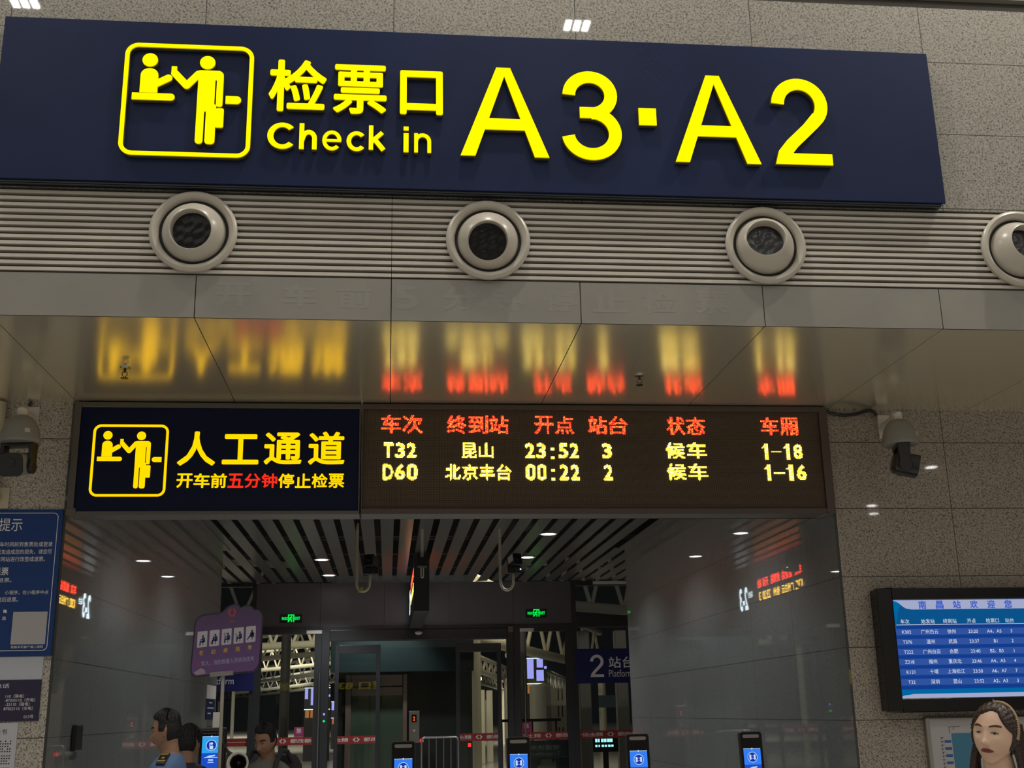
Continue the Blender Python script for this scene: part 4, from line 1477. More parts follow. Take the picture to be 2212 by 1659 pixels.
for i in range(5):
    def c(a, b, i=i):
        zx = 122 + 240 * i + a
        return (SXO(zx), SZO(598 - 22.5 * i + b - .095 * a))
    r_ = rr_pts(0, 196, 0, 322, 16, 4)
    t.flat(([c(*q) for q in r_], [tuple(range(len(r_)))]), YC)
    dx = (0, 12, 30, 22, 30)[i]

    def cap(p, q, r):
        sh = capsule(p, q, r, 6)
        ti.flat(([c(*v) for v in sh[0]], sh[1]), YC - .0006)
    cap((108 + dx * .5, 100), (108 + dx * .5, 101), 22)                # head
    cap((120 + dx * .5, 145), (125 + dx * .5, 195), 26)                # trunk
    if i == 4:
        cap((112, 150), (108, 175), 30)
        cap((112, 200), (75, 205), 14); cap((75, 205), (35, 262), 11)
    else:
        cap((120 + dx * .4, 205), (65 + dx * .4, 208), 15)
        cap((65 + dx * .4, 208), (58 + dx * .3, 275), 12)
        cap((110 + dx * .4, 150), (62 + dx * .3, 175), 9)
    cap((150 + dx * .4, 150), (150 + dx * .4, 215), 6)                 # chair back
    cap((150 + dx * .4, 218), (95 + dx * .4, 222), 6)
    cap((118 + dx * .4, 225), (115 + dx * .4, 275), 7)
    if i == 1:
        cap((80, 135), (80, 136), 14); cap((78, 165), (85, 190), 14); cap((60, 210), (40, 270), 10)
    if i == 2:
        cap((48, 80), (55, 270), 4); cap((82, 80), (82, 180), 4); cap((40, 80), (60, 78), 4)
    if i == 3:
        cap((40, 135), (65, 260), 4); cap((30, 128), (62, 128), 5)
    gx, gz = 170 + 240 * i, 975 - 22 * i
    g = word('老幼病残孕'[i], 0, 82, 0, 100, .02)
    obj('gold_character', MB().flat(([(SXO(gx + v[0]), SZO(gz + 100 - v[1] - .095 * v[0])) for v in g[0]], g[1]), YC), gold_m, SP, fix=False)
obj('picture_cards', t, cardm, SP, fix=False)
obj('seat_pictograms', ti, icon_m, SP, fix=False)
g = word('军人、消防救援人员依法优先', 0, 1040, 0, 95)
obj('small_text', MB().flat(([(SXO(225 + v[0]), SZO(1285 - v[1] - .09 * v[0])) for v in g[0]], g[1]), YC), lil, SP, fix=False)
star = [(160 + (42 if k % 2 == 0 else 20) * math.sin(k * PI / 5), 1245 - (42 if k % 2 == 0 else 20) * math.cos(k * PI / 5)) for k in range(10)]
t = MB().flat(poly(sgn(star)), YC)
for s in (-1, 1):
    a = [(790 + s * 12, 300), (790 + s * 38, 265), (790 + s * 68, 215), (790 + s * 45, 165), (790 + s * 22, 135)]
    sh = stroke([(q[0], q[1]) for q in a], 30)
    t.flat(([(SXO(v[0]), SZO(v[1])) for v in sh[0]], sh[1]), YC)
t.flat(poly(sgn([(730, 400), (860, 385), (860, 402), (730, 416)])), YC)
obj('red_emblem', t, redm, SP, fix=False)
obj('curled_corner', MB().add([(SXO(75), YS - .001, SZO(1415)), (SXO(230), YS - .012, SZO(1325)), (SXO(300), YS - .006, SZO(1355)), (SXO(320), YS - .0015, SZO(1430)), (SXO(160), YS - .001, SZO(1465))], [(0, 1, 2, 3, 4)]), pm('curl_pale', (.30, .26, .30), .4), SP, fix=False)
obj('clamp', MB().ext(poly(sgn([(410, 1412), (862, 1380), (866, 1468), (405, 1500)])), YS - .008, YS + .03), pm('clamp_grey', (.22, .215, .20), .5), SP)
obj('pole', MB().tube([(-1.118, YS + .04, 1.90), (-1.108, YS + .04, .02)], .0125, 12).lathe([(0, .025), (.055, .015), (.06, 0)], (-1.108, YS + .04, .001), (0, 0, 1), 28), pm('pole_pale', (.40, .37, .32), .4), SP, smooth=True)
obj('leaflet_holder', MB().box(-1.170, -1.124, YS + .02, YS + .06, 1.535, 1.635), M['white'], SP, bevel=.003)

# ================================================================== BEYOND THE SLIDING DOOR
n = thing('crowd_barrier', 'steel crowd barrier with upright bars seen through the door opening', 'barrier', (.9, 21.3, 0))
obj('rail', MB().tube([(.60, 21.3, .02), (.60, 21.3, 1.12), (.615, 21.3, 1.175), (.66, 21.3, 1.195), (1.20, 21.3, 1.195), (1.235, 21.3, 1.175), (1.245, 21.3, 1.12), (1.245, 21.3, .02)], .019, 12).tube([(.60, 21.3, .25), (1.245, 21.3, .25)], .014, 10), M['steel'], n, smooth=True)
for k in range(4):
    obj('bar', MB().tube([(.73 + .128 * k, 21.3, .25), (.73 + .128 * k, 21.3, 1.19)], .010, 8), M['steel'], n, smooth=True)
LF = thing('lift', 'steel and green-glass lift beyond the open sliding door', 'lift', (-.2, 27, 0))
lm = pm('lift_steel', (.30, .24, .21), .3, .7)
t = MB()
t.box(-.93, -.80, 26.95, 27.1, 0, 2.46).box(.34, .44, 26.9, 27.1, 0, 2.46)
t.box(-.80, .34, 26.97, 27.1, 2.20, 2.46).box(-.80, .34, 26.95, 27.08, 2.00, 2.19)
obj('portal', t, lm, LF, bevel=.01)
obj('door_glass', MB().box(-.80, .34, 27.02, 27.05, 0, 2.0), pm('lift_glass', (.05, .085, .06), .08, .0, .6), LF)
obj('door_split', MB().box(-.24, -.225, 27.0, 27.02, 0, 2.0), M['black'], LF)
obj('shaft', MB().box(-1.1, 1.9, 27.1, 29.5, 0, 2.5), pm('lift_shaft', (.02, .028, .026), .15), LF)
obj('canopy', MB().box(-1.25, 1.9, 26.5, 29.5, 2.5, 4.6), pm('lift_canopy', (.012, .028, .030), .35), LF)
obj('call_panel', MB().box(.47, .71, 26.6, 26.66, .98, 1.66), M['steel'], LF, bevel=.01)
obj('call_display', MB().box(.53, .64, 26.585, 26.6, 1.42, 1.58), M['blackgloss'], LF)
obj('call_figure', MB().flat(word('2', .565, .605, 1.45, 1.54, .03), 26.583), em('call_red', (1, .12, .02), 1.2, False), LF, fix=False)
obj('call_button', MB().lathe([(0, .006), (.025, .006), (.028, 0)], (.585, 26.6, 1.24), (0, -1, 0), 16), M['white'], LF, smooth=True)
tag(obj('indicator_light', MB().box(.715, .79, 26.61, 26.64, 1.0, 1.06), em('ind_red', (1, .02, .02), 2, False)), 'small red lamp beside the lift call panel', 'light')
t = MB().box(1.66, 1.72, 24.98, 25.03, .92, .99)
t.mi = 1
t.box(1.67, 1.71, 25.0, 25.04, 0, .92)
tag(obj('indicator_light', t, [bpy.data.materials['ind_red'], M['black']]), 'small red lamp on a post behind the right sliding leaf', 'light')


def truss(p, q, z, h, nseg, r, mat, label, legs=True):
    n = thing('roof_truss', label, 'truss', (p[0], p[1], z), group='pale roof trusses beyond the glass')
    P = Vector((p[0], p[1], z)); Q = Vector((q[0], q[1], z))
    obj('lower_chord', MB().tube([P, Q], r, 14), mat, n, smooth=True)
    up_ = Vector((0, 0, h))
    obj('upper_chord', MB().tube([P + up_, Q + up_], r * .8, 14), mat, n, smooth=True)
    t = MB()
    for k in range(nseg):
        a = P.lerp(Q, k / nseg); b = P.lerp(Q, (k + .5) / nseg) + up_; c_ = P.lerp(Q, (k + 1) / nseg)
        t.tube([a, b], r * .42, 8).tube([b, c_], r * .42, 8)
    obj('web', t, mat, n, smooth=True)
    for k, f in enumerate((0.0, 1.0)):
        e = P.lerp(Q, f)
        obj('column', MB().tube([e, (e.x, e.y, 0)], r * 1.1, 12), mat, n, smooth=True)


tr, tg_ = M['truss'], M['trussgrey']
truss((2.4, 33.3), (10.5, 58.4), 3.6, 1.7, 7, .17, tr, 'thick cream roof truss nearest behind the glass right of the door')
truss((4.2, 41.5), (12.5, 81.5), 2.6, .9, 12, .16, tg_, 'grey-cream truss lower down behind the glass right of the door')
truss((1.95, 31.8), (4.6, 46.1), 2.8, .42, 8, .085, tr, 'upper thin truss seen through the right sliding leaf')
truss((2.55, 41.9), (6.4, 66.9), 2.8, .42, 10, .085, tr, 'second thin truss seen through the right sliding leaf')
truss((3.6, 56.8), (9.5, 116), 2.8, .5, 16, .10, tg_, 'farthest thin truss seen through the right sliding leaf')
for k, (p, q) in enumerate((((-9.0, 45.6), (-.5, 40.7)), ((-9.5, 58), (-1.2, 46.4)), ((-10, 71), (-1.5, 56)), ((-12, 96), (-2, 66)), ((-16, 128), (-3, 86)), ((-24, 176), (-5, 104)))):
    pl = ('nearest', 'second', 'third', 'fourth', 'fifth', 'farthest')[k]
    truss(p, q, 4.0, .95, 12, (.13, .11, .10, .12, .13, .14)[k], tr if k < 3 else tg_, pl + ' of the roof trusses seen through the left glass')
cw = pm('platform_wall', (.62, .56, .36), .5)
n = thing('platform_wall', 'cream lit wall with dark slots behind the glass right of the door', 'wall', (4.6, 30.5, 0))
obj('panel', MB().box(4.14, 4.62, 30.4, 30.6, 0, 2.16), cw, n)
obj('side_return', MB().box(4.02, 4.14, 30.4, 34.0, 0, 2.3), tg_, n)
for x in (4.32, 4.42):
    for z0, z1 in ((1.85, 2.13), (1.45, 1.72), (.9, 1.2)):
        obj('slot', MB().box(x, x + .022, 30.38, 30.41, z0, z1), M['black'], n)
for k, (a, b) in enumerate(((4.93, 5.22), (5.90, 6.2))):
    tag(obj('platform_column', MB().box(a, b, 30.6, 30.9, 0, 3.6), tg_, bevel=.02), ('left', 'right')[k] + ' one of two grey columns behind the glass under the platform 2 sign', 'column', 'grey columns behind the far right glass')
truss((3.0, 27.0), (10, 33.5), 4.05, 1.6, 7, .13, tg_, 'large grey truss seen through the upper right glass above the platform 2 sign')
truss((-9.0, 27.0), (-2.6, 31.0), 4.0, 1.4, 6, .11, tg_, 'large grey truss seen through the upper left glass behind the purple sign')
for k, (a, b) in enumerate(((2.30, 2.47), (2.62, 2.80), (2.92, 3.14), (3.3, 3.5))):
    tag(obj('platform_column', MB().box(a, b, 36.5 + k * 1.2, 36.8 + k * 1.2, 0, 2.3), tr if k != 1 else tg_, bevel=.02), ('first', 'second', 'third', 'last')[k] + ' from the left of the pale columns seen through the right sliding leaf', 'column', 'pale columns beyond the right leaf')
tag(obj('handrail', MB().tube([(2.3, 25.0, 1.42), (3.6, 25.0, 1.42)], .03, 10).tube([(3.0, 25.0, 0), (3.0, 25.0, 1.42)], .02, 8).tube([(2.36, 25.0, 0), (2.36, 25.0, 1.42)], .02, 8).tube([(3.5, 25.0, 0), (3.5, 25.0, 1.42)], .02, 8), M['black'], smooth=True), 'dark handrail behind the glass right of the door', 'handrail')
TP = thing('transfer_board', 'dark green transfer board behind the glass, its lettering mirrored', 'sign', (3.0, 22.6, 0))
obj('board', MB().box(2.62, 3.42, 22.58, 22.62, .2, 1.07), pm('board_green', (.018, .035, .033), .4), TP)
bt = pm('board_text', (.20, .21, .14), .5)
t = MB().flat(word('便捷换乘', 2.66, 3.22, .90, .99, .015, mirror=True), 22.578)
t.flat(word('Transfer', 2.68, 3.24, .80, .87, .01, mirror=True), 22.578)
t.flat(rect(2.64, 3.40, .765, .772), 22.578)
t.flat(poly([(2.78, .60), (2.86, .66), (2.86, .74), (3.06, .74), (3.06, .66), (3.14, .70), (3.14, .55), (2.78, .55)]), 22.578)
obj('mirrored_text', t, bt, TP, fix=False)
obj('frame_post', MB().tube([(2.66, 22.6, 0), (2.66, 22.6, .2)], .02, 8).tube([(3.38, 22.6, 0), (3.38, 22.6, .2)], .02, 8), M['black'], TP)
tag(obj('glass_notice', MB().box(3.88, 4.20, YG - .035, YG - .031, 1.64, 1.86), pm('notice_teal', (.055, .10, .105), .5)), 'pale teal paper on the far right glass below the platform 2 sign', 'notice')
LG = thing('led_sign', 'small cyan lit sign low behind the far right glass', 'sign', (4.1, 23.2, 0))
obj('case', MB().box(3.95, 4.45, 23.2, 23.26, .82, 1.10), M['black'], LG)
cy = em('led_cyan', (.35, .95, 1.0), 1.2, False)
t = MB()
for k, w_ in enumerate((.045, .03, .05, .045, .055, .05)):
    t.flat(rect(4.0 + .058 * k, 4.0 + .058 * k + w_, 1.0, 1.062), 23.198).flat(rect(4.0 + .062 * k, 4.0 + .062 * k + w_ * .9, .91, .95), 23.198)
obj('lit_text', t, cy, LG, fix=False)
obj('stand', MB().box(4.15, 4.25, 23.2, 23.26, 0, .82), M['black'], LG)
# glowing panels added far behind the glass, in place of adverts mirrored in it
for x0, x1, y, z0, z1, lb in ((5.0, 6.0, 45.0, 1.3, 3.55, 'bright violet and orange panel for an advert reflected in the glass right of the door'), (-3.05, -2.1, 45.0, .75, 2.6, 'bright violet panel for an advert reflected in the left glass'),
                              (-2.75, -1.55, 60.0, .4, 2.25, 'small lit panel for a reflection in the left sliding leaf')):
    n = thing('reflection_panel', lb, 'reflection panel', ((x0 + x1) / 2, y, 0))
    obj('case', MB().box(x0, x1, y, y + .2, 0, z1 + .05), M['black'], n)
    h = z1 - z0
    t = MB()
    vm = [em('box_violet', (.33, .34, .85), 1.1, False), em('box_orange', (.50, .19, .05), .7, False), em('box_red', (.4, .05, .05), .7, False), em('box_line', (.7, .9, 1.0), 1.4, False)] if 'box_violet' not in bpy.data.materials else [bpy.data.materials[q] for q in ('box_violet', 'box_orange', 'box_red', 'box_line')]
    w = x1 - x0
    rnd = random.Random(3)
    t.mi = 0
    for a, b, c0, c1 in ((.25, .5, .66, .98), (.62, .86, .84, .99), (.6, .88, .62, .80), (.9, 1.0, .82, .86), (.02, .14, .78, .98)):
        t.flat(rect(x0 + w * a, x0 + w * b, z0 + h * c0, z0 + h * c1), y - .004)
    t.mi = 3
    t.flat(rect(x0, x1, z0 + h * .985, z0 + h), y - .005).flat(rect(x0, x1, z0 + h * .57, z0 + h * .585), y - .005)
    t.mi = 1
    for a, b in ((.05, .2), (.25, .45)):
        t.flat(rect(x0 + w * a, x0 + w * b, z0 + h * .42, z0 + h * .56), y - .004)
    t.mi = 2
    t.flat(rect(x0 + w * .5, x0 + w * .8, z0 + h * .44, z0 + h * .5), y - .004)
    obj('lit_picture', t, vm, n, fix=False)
for x, y, z, lb in ((3.42, 30.2, 3.42, 'bright white lamp by the cream truss right of the door'), (2.62, 34.0, 2.52, 'bright white lamp seen through the right sliding leaf'), (4.9, 44.0, 3.75, 'white lamp above the bright reflection panel')):
    n = thing('platform_lamp', lb, 'light', (x, y, z), group='white lamps beyond the glass')
    obj('lens', MB().ell((x, y, z), (.035, .03, .06)), M['lampwhite'], n, smooth=True)
    obj('post', MB().tube([(x, y + .04, z + .05), (x, y + .05, .0)], .02, 8), M['trussgrey'], n)

# ================================================================== ACROSS THE HALL (seen only as reflections)
def far_sign(x, y, z, s, label, w=3.2):
    n = thing('hall_sign', label, 'sign', (x, y, z), group='yellow signs across the hall')
    obj('panel', MB().box(x - w / 2, x + w / 2, y - .08, y, z - .35, z + .35), M['navy'], n)
    obj('lettering', MB().flat(word(s, x - w * .4, x + w * .4, z - .22, z + .22, .03, mirror=True), y + .004), M['yellow'], n, fix=False)
    obj('post', MB().box(x - .06, x + .06, y - .16, y - .08, 0, z + .3), M['black'], n)


far_sign(14.8, -18.0, 2.45, 'B1', 'navy hall sign with glowing yellow B1, mirrored in the right granite wall', 1.6)
far_sign(-.9, -18.0, 3.05, '检票口 B3', 'navy hall sign with yellow lettering, mirrored in the sliding door glass', 4.0)
floodm = em('flood_white', (1.0, 0.97, 0.93), 170.0)
for x, y, lb in ((23.6, -36.5, 'round hall lamp mirrored in the right granite beside the train display'), (22.3, -27.2, 'round hall lamp mirrored in the right granite beside the right dome camera'), (24.7, -38.9, 'farthest round hall lamp, mirrored just below another in the right granite')):
    n = thing('hall_lamp', lb, 'light', (x, y, 11.0), group='round hall lamps')
    obj('case', MB().lathe([(0, .3), (.2, .3), (.26, .02), (.24, 0)], (x, y, 11.0), (0, 0, 1), 24), M['white'], n)
    obj('stem', MB().tube([(x, y, 11.29), (x, y, 12.01)], .03, 8), M['white'], n)
    obj('diffuser', MB().lathe([(0, 0), (.24, 0)], (x, y, 11.0), (0, 0, 1), 24), floodm, n)
# three-bar floodlights under the hall ceiling
for x, lb in ((-5.0, 'left'), (2.6, 'middle'), (10.2, 'right')):
    n = thing('floodlight', 'three-bar floodlight under the hall ceiling, ' + lb + ' one of the row', 'light', (x, -.6, 11.0), group='three-bar floodlights')
    obj('case', MB().box(x - .22, x + .22, -.75, -.45, 11.02, 11.15), M['white'], n, bevel=.01)
    obj('stem', MB().tube([(x, -.6, 11.12), (x, -.6, 12.01)], .03, 8), M['white'], n)
    for k in (-1, 0, 1):
        obj('lamp_bar', MB().box(x + k * .13 - .045, x + k * .13 + .045, -.72, -.48, 11.0, 11.02), floodm, n)

# ================================================================== PEOPLE
def gs(d, s):
    return np.exp(-(d / s) ** 2)


def sstep(a, b, x):
    t = np.clip((x - a) / (b - a), 0, 1)
    return t * t * (3 - 2 * t)


def head_points(nu=112, nv=84, female=False, jaw=0.0):
    """head facing -y, chin at z = 0, crown at z = .232; returns grid nv+1 x nu"""
    ph = np.linspace(0, PI, nv + 1)[:, None]
    th = (np.linspace(0, 2 * PI, nu, endpoint=False) - PI / 2)[None, :]
    x = np.sin(ph) * np.cos(th)
    y = np.sin(ph) * np.sin(th)
    z = np.cos(ph) * np.ones_like(th)
    X = x * (.0815 if female else .0765)
    Y = y * .096
    Z = .120 + z * .114
    # lower face narrows towards the chin, the back of the skull tucks into the neck
    t = np.clip((.105 - Z) / .105, 0, 1)
    X = X * (1 - (.34 if female else .26 - jaw) * t ** 1.6)
    fr = sstep(.02, -.05, Y)
    Y = Y + fr * (.012 * (1 - t)) + (1 - fr) * (-.055 * t ** 1.2)
    Y = Y - fr * .004 * gs(Z - .016, .018) * gs(X, .025)               # chin
    Y = Y + fr * .006 * gs(Z - .035, .010) * gs(X, .03)                # hollow under the lip
    Y = Y - fr * .0075 * gs(Z - .053, .011) * gs(X, .024)              # mouth mound
    Y = Y + fr * .0020 * gs(Z - .0525, .0028) * gs(X, .021)            # line between the lips
    nz = np.clip((.128 - Z) / .050, 0, 1) * (Z > .070)
    Y = Y - fr * .017 * nz ** 1.2 * gs(X, .0095 + .004 * nz)           # nose bridge
    Y = Y - fr * .010 * gs(Z - .080, .009) * gs(X, .011)               # nose tip
    Y = Y - fr * .006 * gs(Z - .077, .008) * (gs(X - .0135, .007) + gs(X + .0135, .007))
    for s in (-1, 1):
        Y = Y + fr * .0105 * gs(Z - .119, .013) * gs(X - s * .0315, .017)   # eye sockets
        Y = Y - fr * .0055 * gs(Z - .1165, .008) * gs(X - s * .0315, .013)  # eyeball under the lid
        Y = Y + fr * .0022 * gs(Z - .1105, .0022) * gs(X - s * .0315, .013)  # lid crease
        Y = Y - fr * .0045 * gs(Z - .139, .007) * gs(X - s * .030, .021)    # brow ridge
        Y = Y - fr * .0060 * gs(Z - .092, .018) * gs(X - s * .044, .016)    # cheek
    return X, Y, Z


def grid_faces(nv, nu, off=0):
    f = []
    for j in range(nv):
        for i in range(nu):
            f.append((off + j * nu + i, off + (j + 1) * nu + i, off + (j + 1) * nu + (i + 1) % nu, off + j * nu + (i + 1) % nu))
    return f


def loft(mb, rings, n=40):
    """rings: (z, rx, ry, cx, cy[, superellipse])"""
    v = []
    for r in rings:
        z, rx, ry, cx, cy = r[:5]
        e = r[5] if len(r) > 5 else 1.0
        for k in range(n):
            c, s_ = math.cos(2 * PI * k / n), math.sin(2 * PI * k / n)
            v.append((cx + rx * math.copysign(abs(c) ** e, c), cy + ry * math.copysign(abs(s_) ** e, s_), z))
    f = []
    for i in range(len(rings) - 1):
        for k in range(n):
            f.append((i * n + k, i * n + (k + 1) % n, (i + 1) * n + (k + 1) % n, (i + 1) * n + k))
    f.append(tuple(reversed(range(n))))
    f.append(tuple((len(rings) - 1) * n + k for k in range(n)))
    return mb.add(v, f)


def person(name, label, pos, rotz, height, skin, hairm, shirt, trous, head_yaw=0.0, head_pitch=0.0, head_roll=0.0, female=False, wide=1.0, elbows=(0, 0), voxel=.006, jaw=0, lips=None, brow=None, sleeve=.28, lid=True, glance=0.0):
    k = height / 1.72
    n = thing(name, label, 'person', pos, (0, 0, rotz))
    S = Matrix.Scale(k, 4)
    W_ = wide * (.92 if female else 1.0)
    trunk = [(.86, .150 * W_, .105, 0, 0), (.95, .163 * W_, .115, 0, 0), (1.05, .138 * W_, .100, 0, 0), (1.17, .150 * W_, .108, 0, -.005), (1.28, .168 * W_, .112, 0, -.005),
             (1.36, .182 * W_, .100, 0, .0), (1.405, .172 * W_, .085, 0, .008), (1.435, .125 * W_, .068, 0, .015), (1.458, .078, .058, 0, .018), (1.48, .058, .056, 0, .014), (1.53, .053, .056, 0, .004), (1.575, .052, .056, 0, .0)]
    arms = []
    for s, el in zip((-1, 1), elbows):
        sh = (s * .170 * W_, .008, 1.385)
        eb = (s * (.225 + .02 * el) * W_, .02 - .05 * el, 1.10 + .06 * el)
        wr = (s * (.225 - .06 * el) * W_, -.06 - .20 * el, .86 + .22 * el)
        arms.append((sh, eb, wr))
    b = loft(MB(), trunk)
    for s, (sh, eb, wr) in zip((-1, 1), arms):
        b.tube([sh, tuple((Vector(sh) * .5 + Vector(eb) * .5)), eb, tuple(Vector(eb) * .4 + Vector(wr) * .6), wr], [.052, .046, .038, .036, .026], 14)
        d = (Vector(wr) - Vector(eb)).normalized()
        p = Vector(wr) + d * .05
        b.ell(tuple(p), (.020, .038, .048), 12, 8)
        for q, (ln, oy) in enumerate(((.070, -.027), (.080, -.009), (.074, .009), (.058, .026))):
            a0 = p + d * .03 + Vector((0, oy, 0))
            b.tube([tuple(a0), tuple(a0 + d * ln * .5), tuple(a0 + d * ln * .8 + Vector((-s * .012, 0, 0))), tuple(a0 + d * ln + Vector((-s * .024, 0, 0)))], [.010, .009, .0085, .007], 8)
        a0 = p + Vector((-s * .005, -.030, .01))
        b.tube([tuple(a0), tuple(a0 + Vector((-s * .006, -.022, -.022))), tuple(a0 + Vector((-s * .014, -.030, -.050)))], [.012, .010, .008], 8)
    for s in (-1, 1):
        b.tube([(s * .085, .0, .93), (s * .09, -.005, .70), (s * .09, -.01, .49), (s * .09, .012, .30), (s * .09, .015, .09)], [.085, .075, .055, .052, .036], 16)
        b.ell((s * .09, -.045, .04), (.042, .125, .04), 16, 10)
    # head, turned on the neck
    X, Y, Z = head_points(female=female, jaw=jaw)
    piv = Vector((0, .012, .045))
    HT = Matrix.Translation((0, -.018, 1.490)) @ Matrix.Translation(piv) @ Matrix.Rotation(head_yaw, 4, 'Z') @ Matrix.Rotation(head_pitch, 4, 'X') @ Matrix.Rotation(head_roll, 4, 'Y') @ Matrix.Translation(-piv)
    nv, nu = X.shape[0] - 1, X.shape[1]
    hm = MB().add(np.stack([X, Y, Z], -1).reshape(-1, 3), grid_faces(nv, nu))
    for s in (-1, 1):                                                   # ears
        hm.ell((s * .073, .012, .112), (.007, .017, .030), 14, 10).ell((s * .077, .017, .120), (.006, .013, .019), 12, 8)
        hm.tube([(s * .074, .002, .090), (s * .079, .012, .136), (s * .078, .026, .132), (s * .074, .022, .105)], .0045, 8)
    hm.xf(HT)
    b.add(hm.v, hm.f)
    body = obj('body', b.xf(S), skin, n, smooth=True, local=True, fix=False)
    rm = body.modifiers.new('merge', 'REMESH')
    rm.mode = 'VOXEL'
    rm.voxel_size = voxel
    rm.use_smooth_shade = True
    sm_ = body.modifiers.new('soften', 'SMOOTH')
    sm_.factor = .5
    sm_.iterations = 2

    # face details follow the head surface
    fx, fz, fy = X[:, :nu // 2], Z[:, :nu // 2], Y[:, :nu // 2]
    front = Y < -.02
    px_, pz_, py_ = X[front], Z[front], Y[front]

    def surf(x, z):
        d = (px_ - x) ** 2 + (pz_ - z) ** 2
        i = np.argsort(d)[:4]
        w = 1 / (d[i] + 1e-9)
        return float((py_[i] * w).sum() / w.sum())

    def patch(mb, top, bot, off=.0016, m=12):
        """between two curves given as (x, z) lists of equal length"""
        v = []
        for (xa, za), (xb, zb) in zip(top, bot):
            for j in range(4):
                x, z = xa + (xb - xa) * j / 3, za + (zb - za) * j / 3
                v.append((x, surf(x, z) - off - (.0012 if 0 < j < 3 else 0), z))
        f = [(i * 4 + j, i * 4 + j + 1, (i + 1) * 4 + j + 1, (i + 1) * 4 + j) for i in range(len(top) - 1) for j in range(3)]
        return mb.add(v, f)
    eb_ = MB(); ew = MB(); ei = MB()
    for s in (-1, 1):
        xs = np.linspace(.014, .053, 9)
        arch = [(.139 if female else .137) + .006 * math.sin((x - .014) / .039 * PI * .8) for x in xs]
        th_ = [.0022 + .0022 * math.sin((x - .012) / .045 * PI) * (1.0 if female else 1.7) for x in xs]
        patch(eb_, [(s * x, a + t_) for x, a, t_ in zip(xs, arch, th_)], [(s * x, a - t_) for x, a, t_ in zip(xs, arch, th_)])
        xs = np.linspace(.0185, .0455, 9)
        up_ = [.1165 + (.0022 if lid else .0042) * math.sin((x - .0185) / .027 * PI) for x in xs]
        lo_ = [.1160 - .0032 * math.sin((x - .0185) / .027 * PI) for x in xs]
        patch(ew, [(s * x, a) for x, a in zip(xs, up_)], [(s * x, a) for x, a in zip(xs, lo_)], .0012)
        xi = np.linspace(.0262, .0375, 7) + s * glance
        patch(ei, [(s * x, .1163 + (.0020 if lid else .0038) * math.sin((i + .5) / 7 * PI)) for i, x in enumerate(xi)], [(s * x, .1160 - .0032 * math.sin((i + .5) / 7 * PI)) for i, x in enumerate(xi)], .0018)
        patch(ei, [(s * x, a + .0024) for x, a in zip(xs, up_)], [(s * x, a - .0002) for x, a in zip(xs, up_)], .0022)      # lash line
    obj('eyebrows', eb_.xf(HT).xf(S), brow or hairm, n, smooth=True, local=True, fix=False)
    obj('eyes', ew.xf(HT).xf(S), pm('eye_white', (.42, .38, .34), .3) if 'eye_white' not in bpy.data.materials else bpy.data.materials['eye_white'], n, smooth=True, local=True, fix=False)
    obj('irises', ei.xf(HT).xf(S), pm('iris_dark', (.022, .014, .010), .25) if 'iris_dark' not in bpy.data.materials else bpy.data.materials['iris_dark'], n, smooth=True, local=True, fix=False)
    lp = MB()
    LW = .0265 if female else .0235
    xs = np.linspace(-LW, LW, 13)
    c0 = [.0525 - .0028 * (x / LW) ** 2 for x in xs]
    patch(lp, [(x, c + .0072 * max(0, 1 - (x / LW) ** 2) ** .7 - .0012 * math.exp(-(x / .004) ** 2)) for x, c in zip(xs, c0)], [(x, c + .0002) for x, c in zip(xs, c0)], .0012)
    patch(lp, [(x, c - .0002) for x, c in zip(xs, c0)], [(x, c - .0088 * max(0, 1 - (x / LW) ** 2) ** .8) for x, c in zip(xs, c0)], .0014)
    obj('lips', lp.xf(HT).xf(S), lips or pm('lips_' + name + str(len(bpy.data.materials)), (.20, .075, .055), .4), n, smooth=True, local=True, fix=False)
    # hair: the head surface lifted where hair grows, sunk below the skin elsewhere
    hx, hy, hz = head_points(female=female, jaw=jaw)
    ax = np.abs(hx)
    if female:
        line_ = .178 - 1.35 * np.clip(ax - .032, 0, 1) + .018 * gs(hx - .012, .03) + .0 * hz
        m1 = sstep(-.006, .012, hz - line_)
        m2 = sstep(-.035, -.012, hy) * sstep(.045, .07, hz + .3 * np.clip(hy, 0, 1))
        mask = np.maximum(np.where(hy < -.02, m1, 0), m2 * sstep(.056, .064, ax + np.clip(hy + .02, 0, 1)))
        mask = np.maximum(mask, sstep(.0, .02, hy))
        lift = .010 + .0012 * np.sin(40 * np.arctan2(hx, hz - .1) + 30 * hy)
    else:
        line_ = .186 - .55 * np.clip(ax - .040, 0, 1) + .0 * hz
        m1 = sstep(-.004, .006, hz - line_) * (hy < .0)
        side = sstep(-.034, -.024, hy) * sstep(.108, .118, hz - .5 * np.clip(-hy - .02, 0, 1)) * (hy < .02)
        back = sstep(.018, .026, hy) * sstep(.045, .062, hz)
        mask = np.maximum(np.maximum(m1, side), back)
        lift = .006 + .016 * sstep(.15, .21, hz) + .003 * np.sin(24 * np.arctan2(hx, hy) + 60 * hz) * sstep(.16, .2, hz)
    c0 = np.stack([np.zeros_like(hx), np.zeros_like(hx) + .0, np.zeros_like(hx) + .115], -1)
    P = np.stack([hx, hy, hz], -1)
    d = P - c0
    d = d / np.linalg.norm(d, axis=-1, keepdims=True)
    Q = P + d * (mask * lift - (1 - mask) * .012)[..., None]
    hb = MB().add(Q.reshape(-1, 3), grid_faces(nv, nu)).xf(HT)
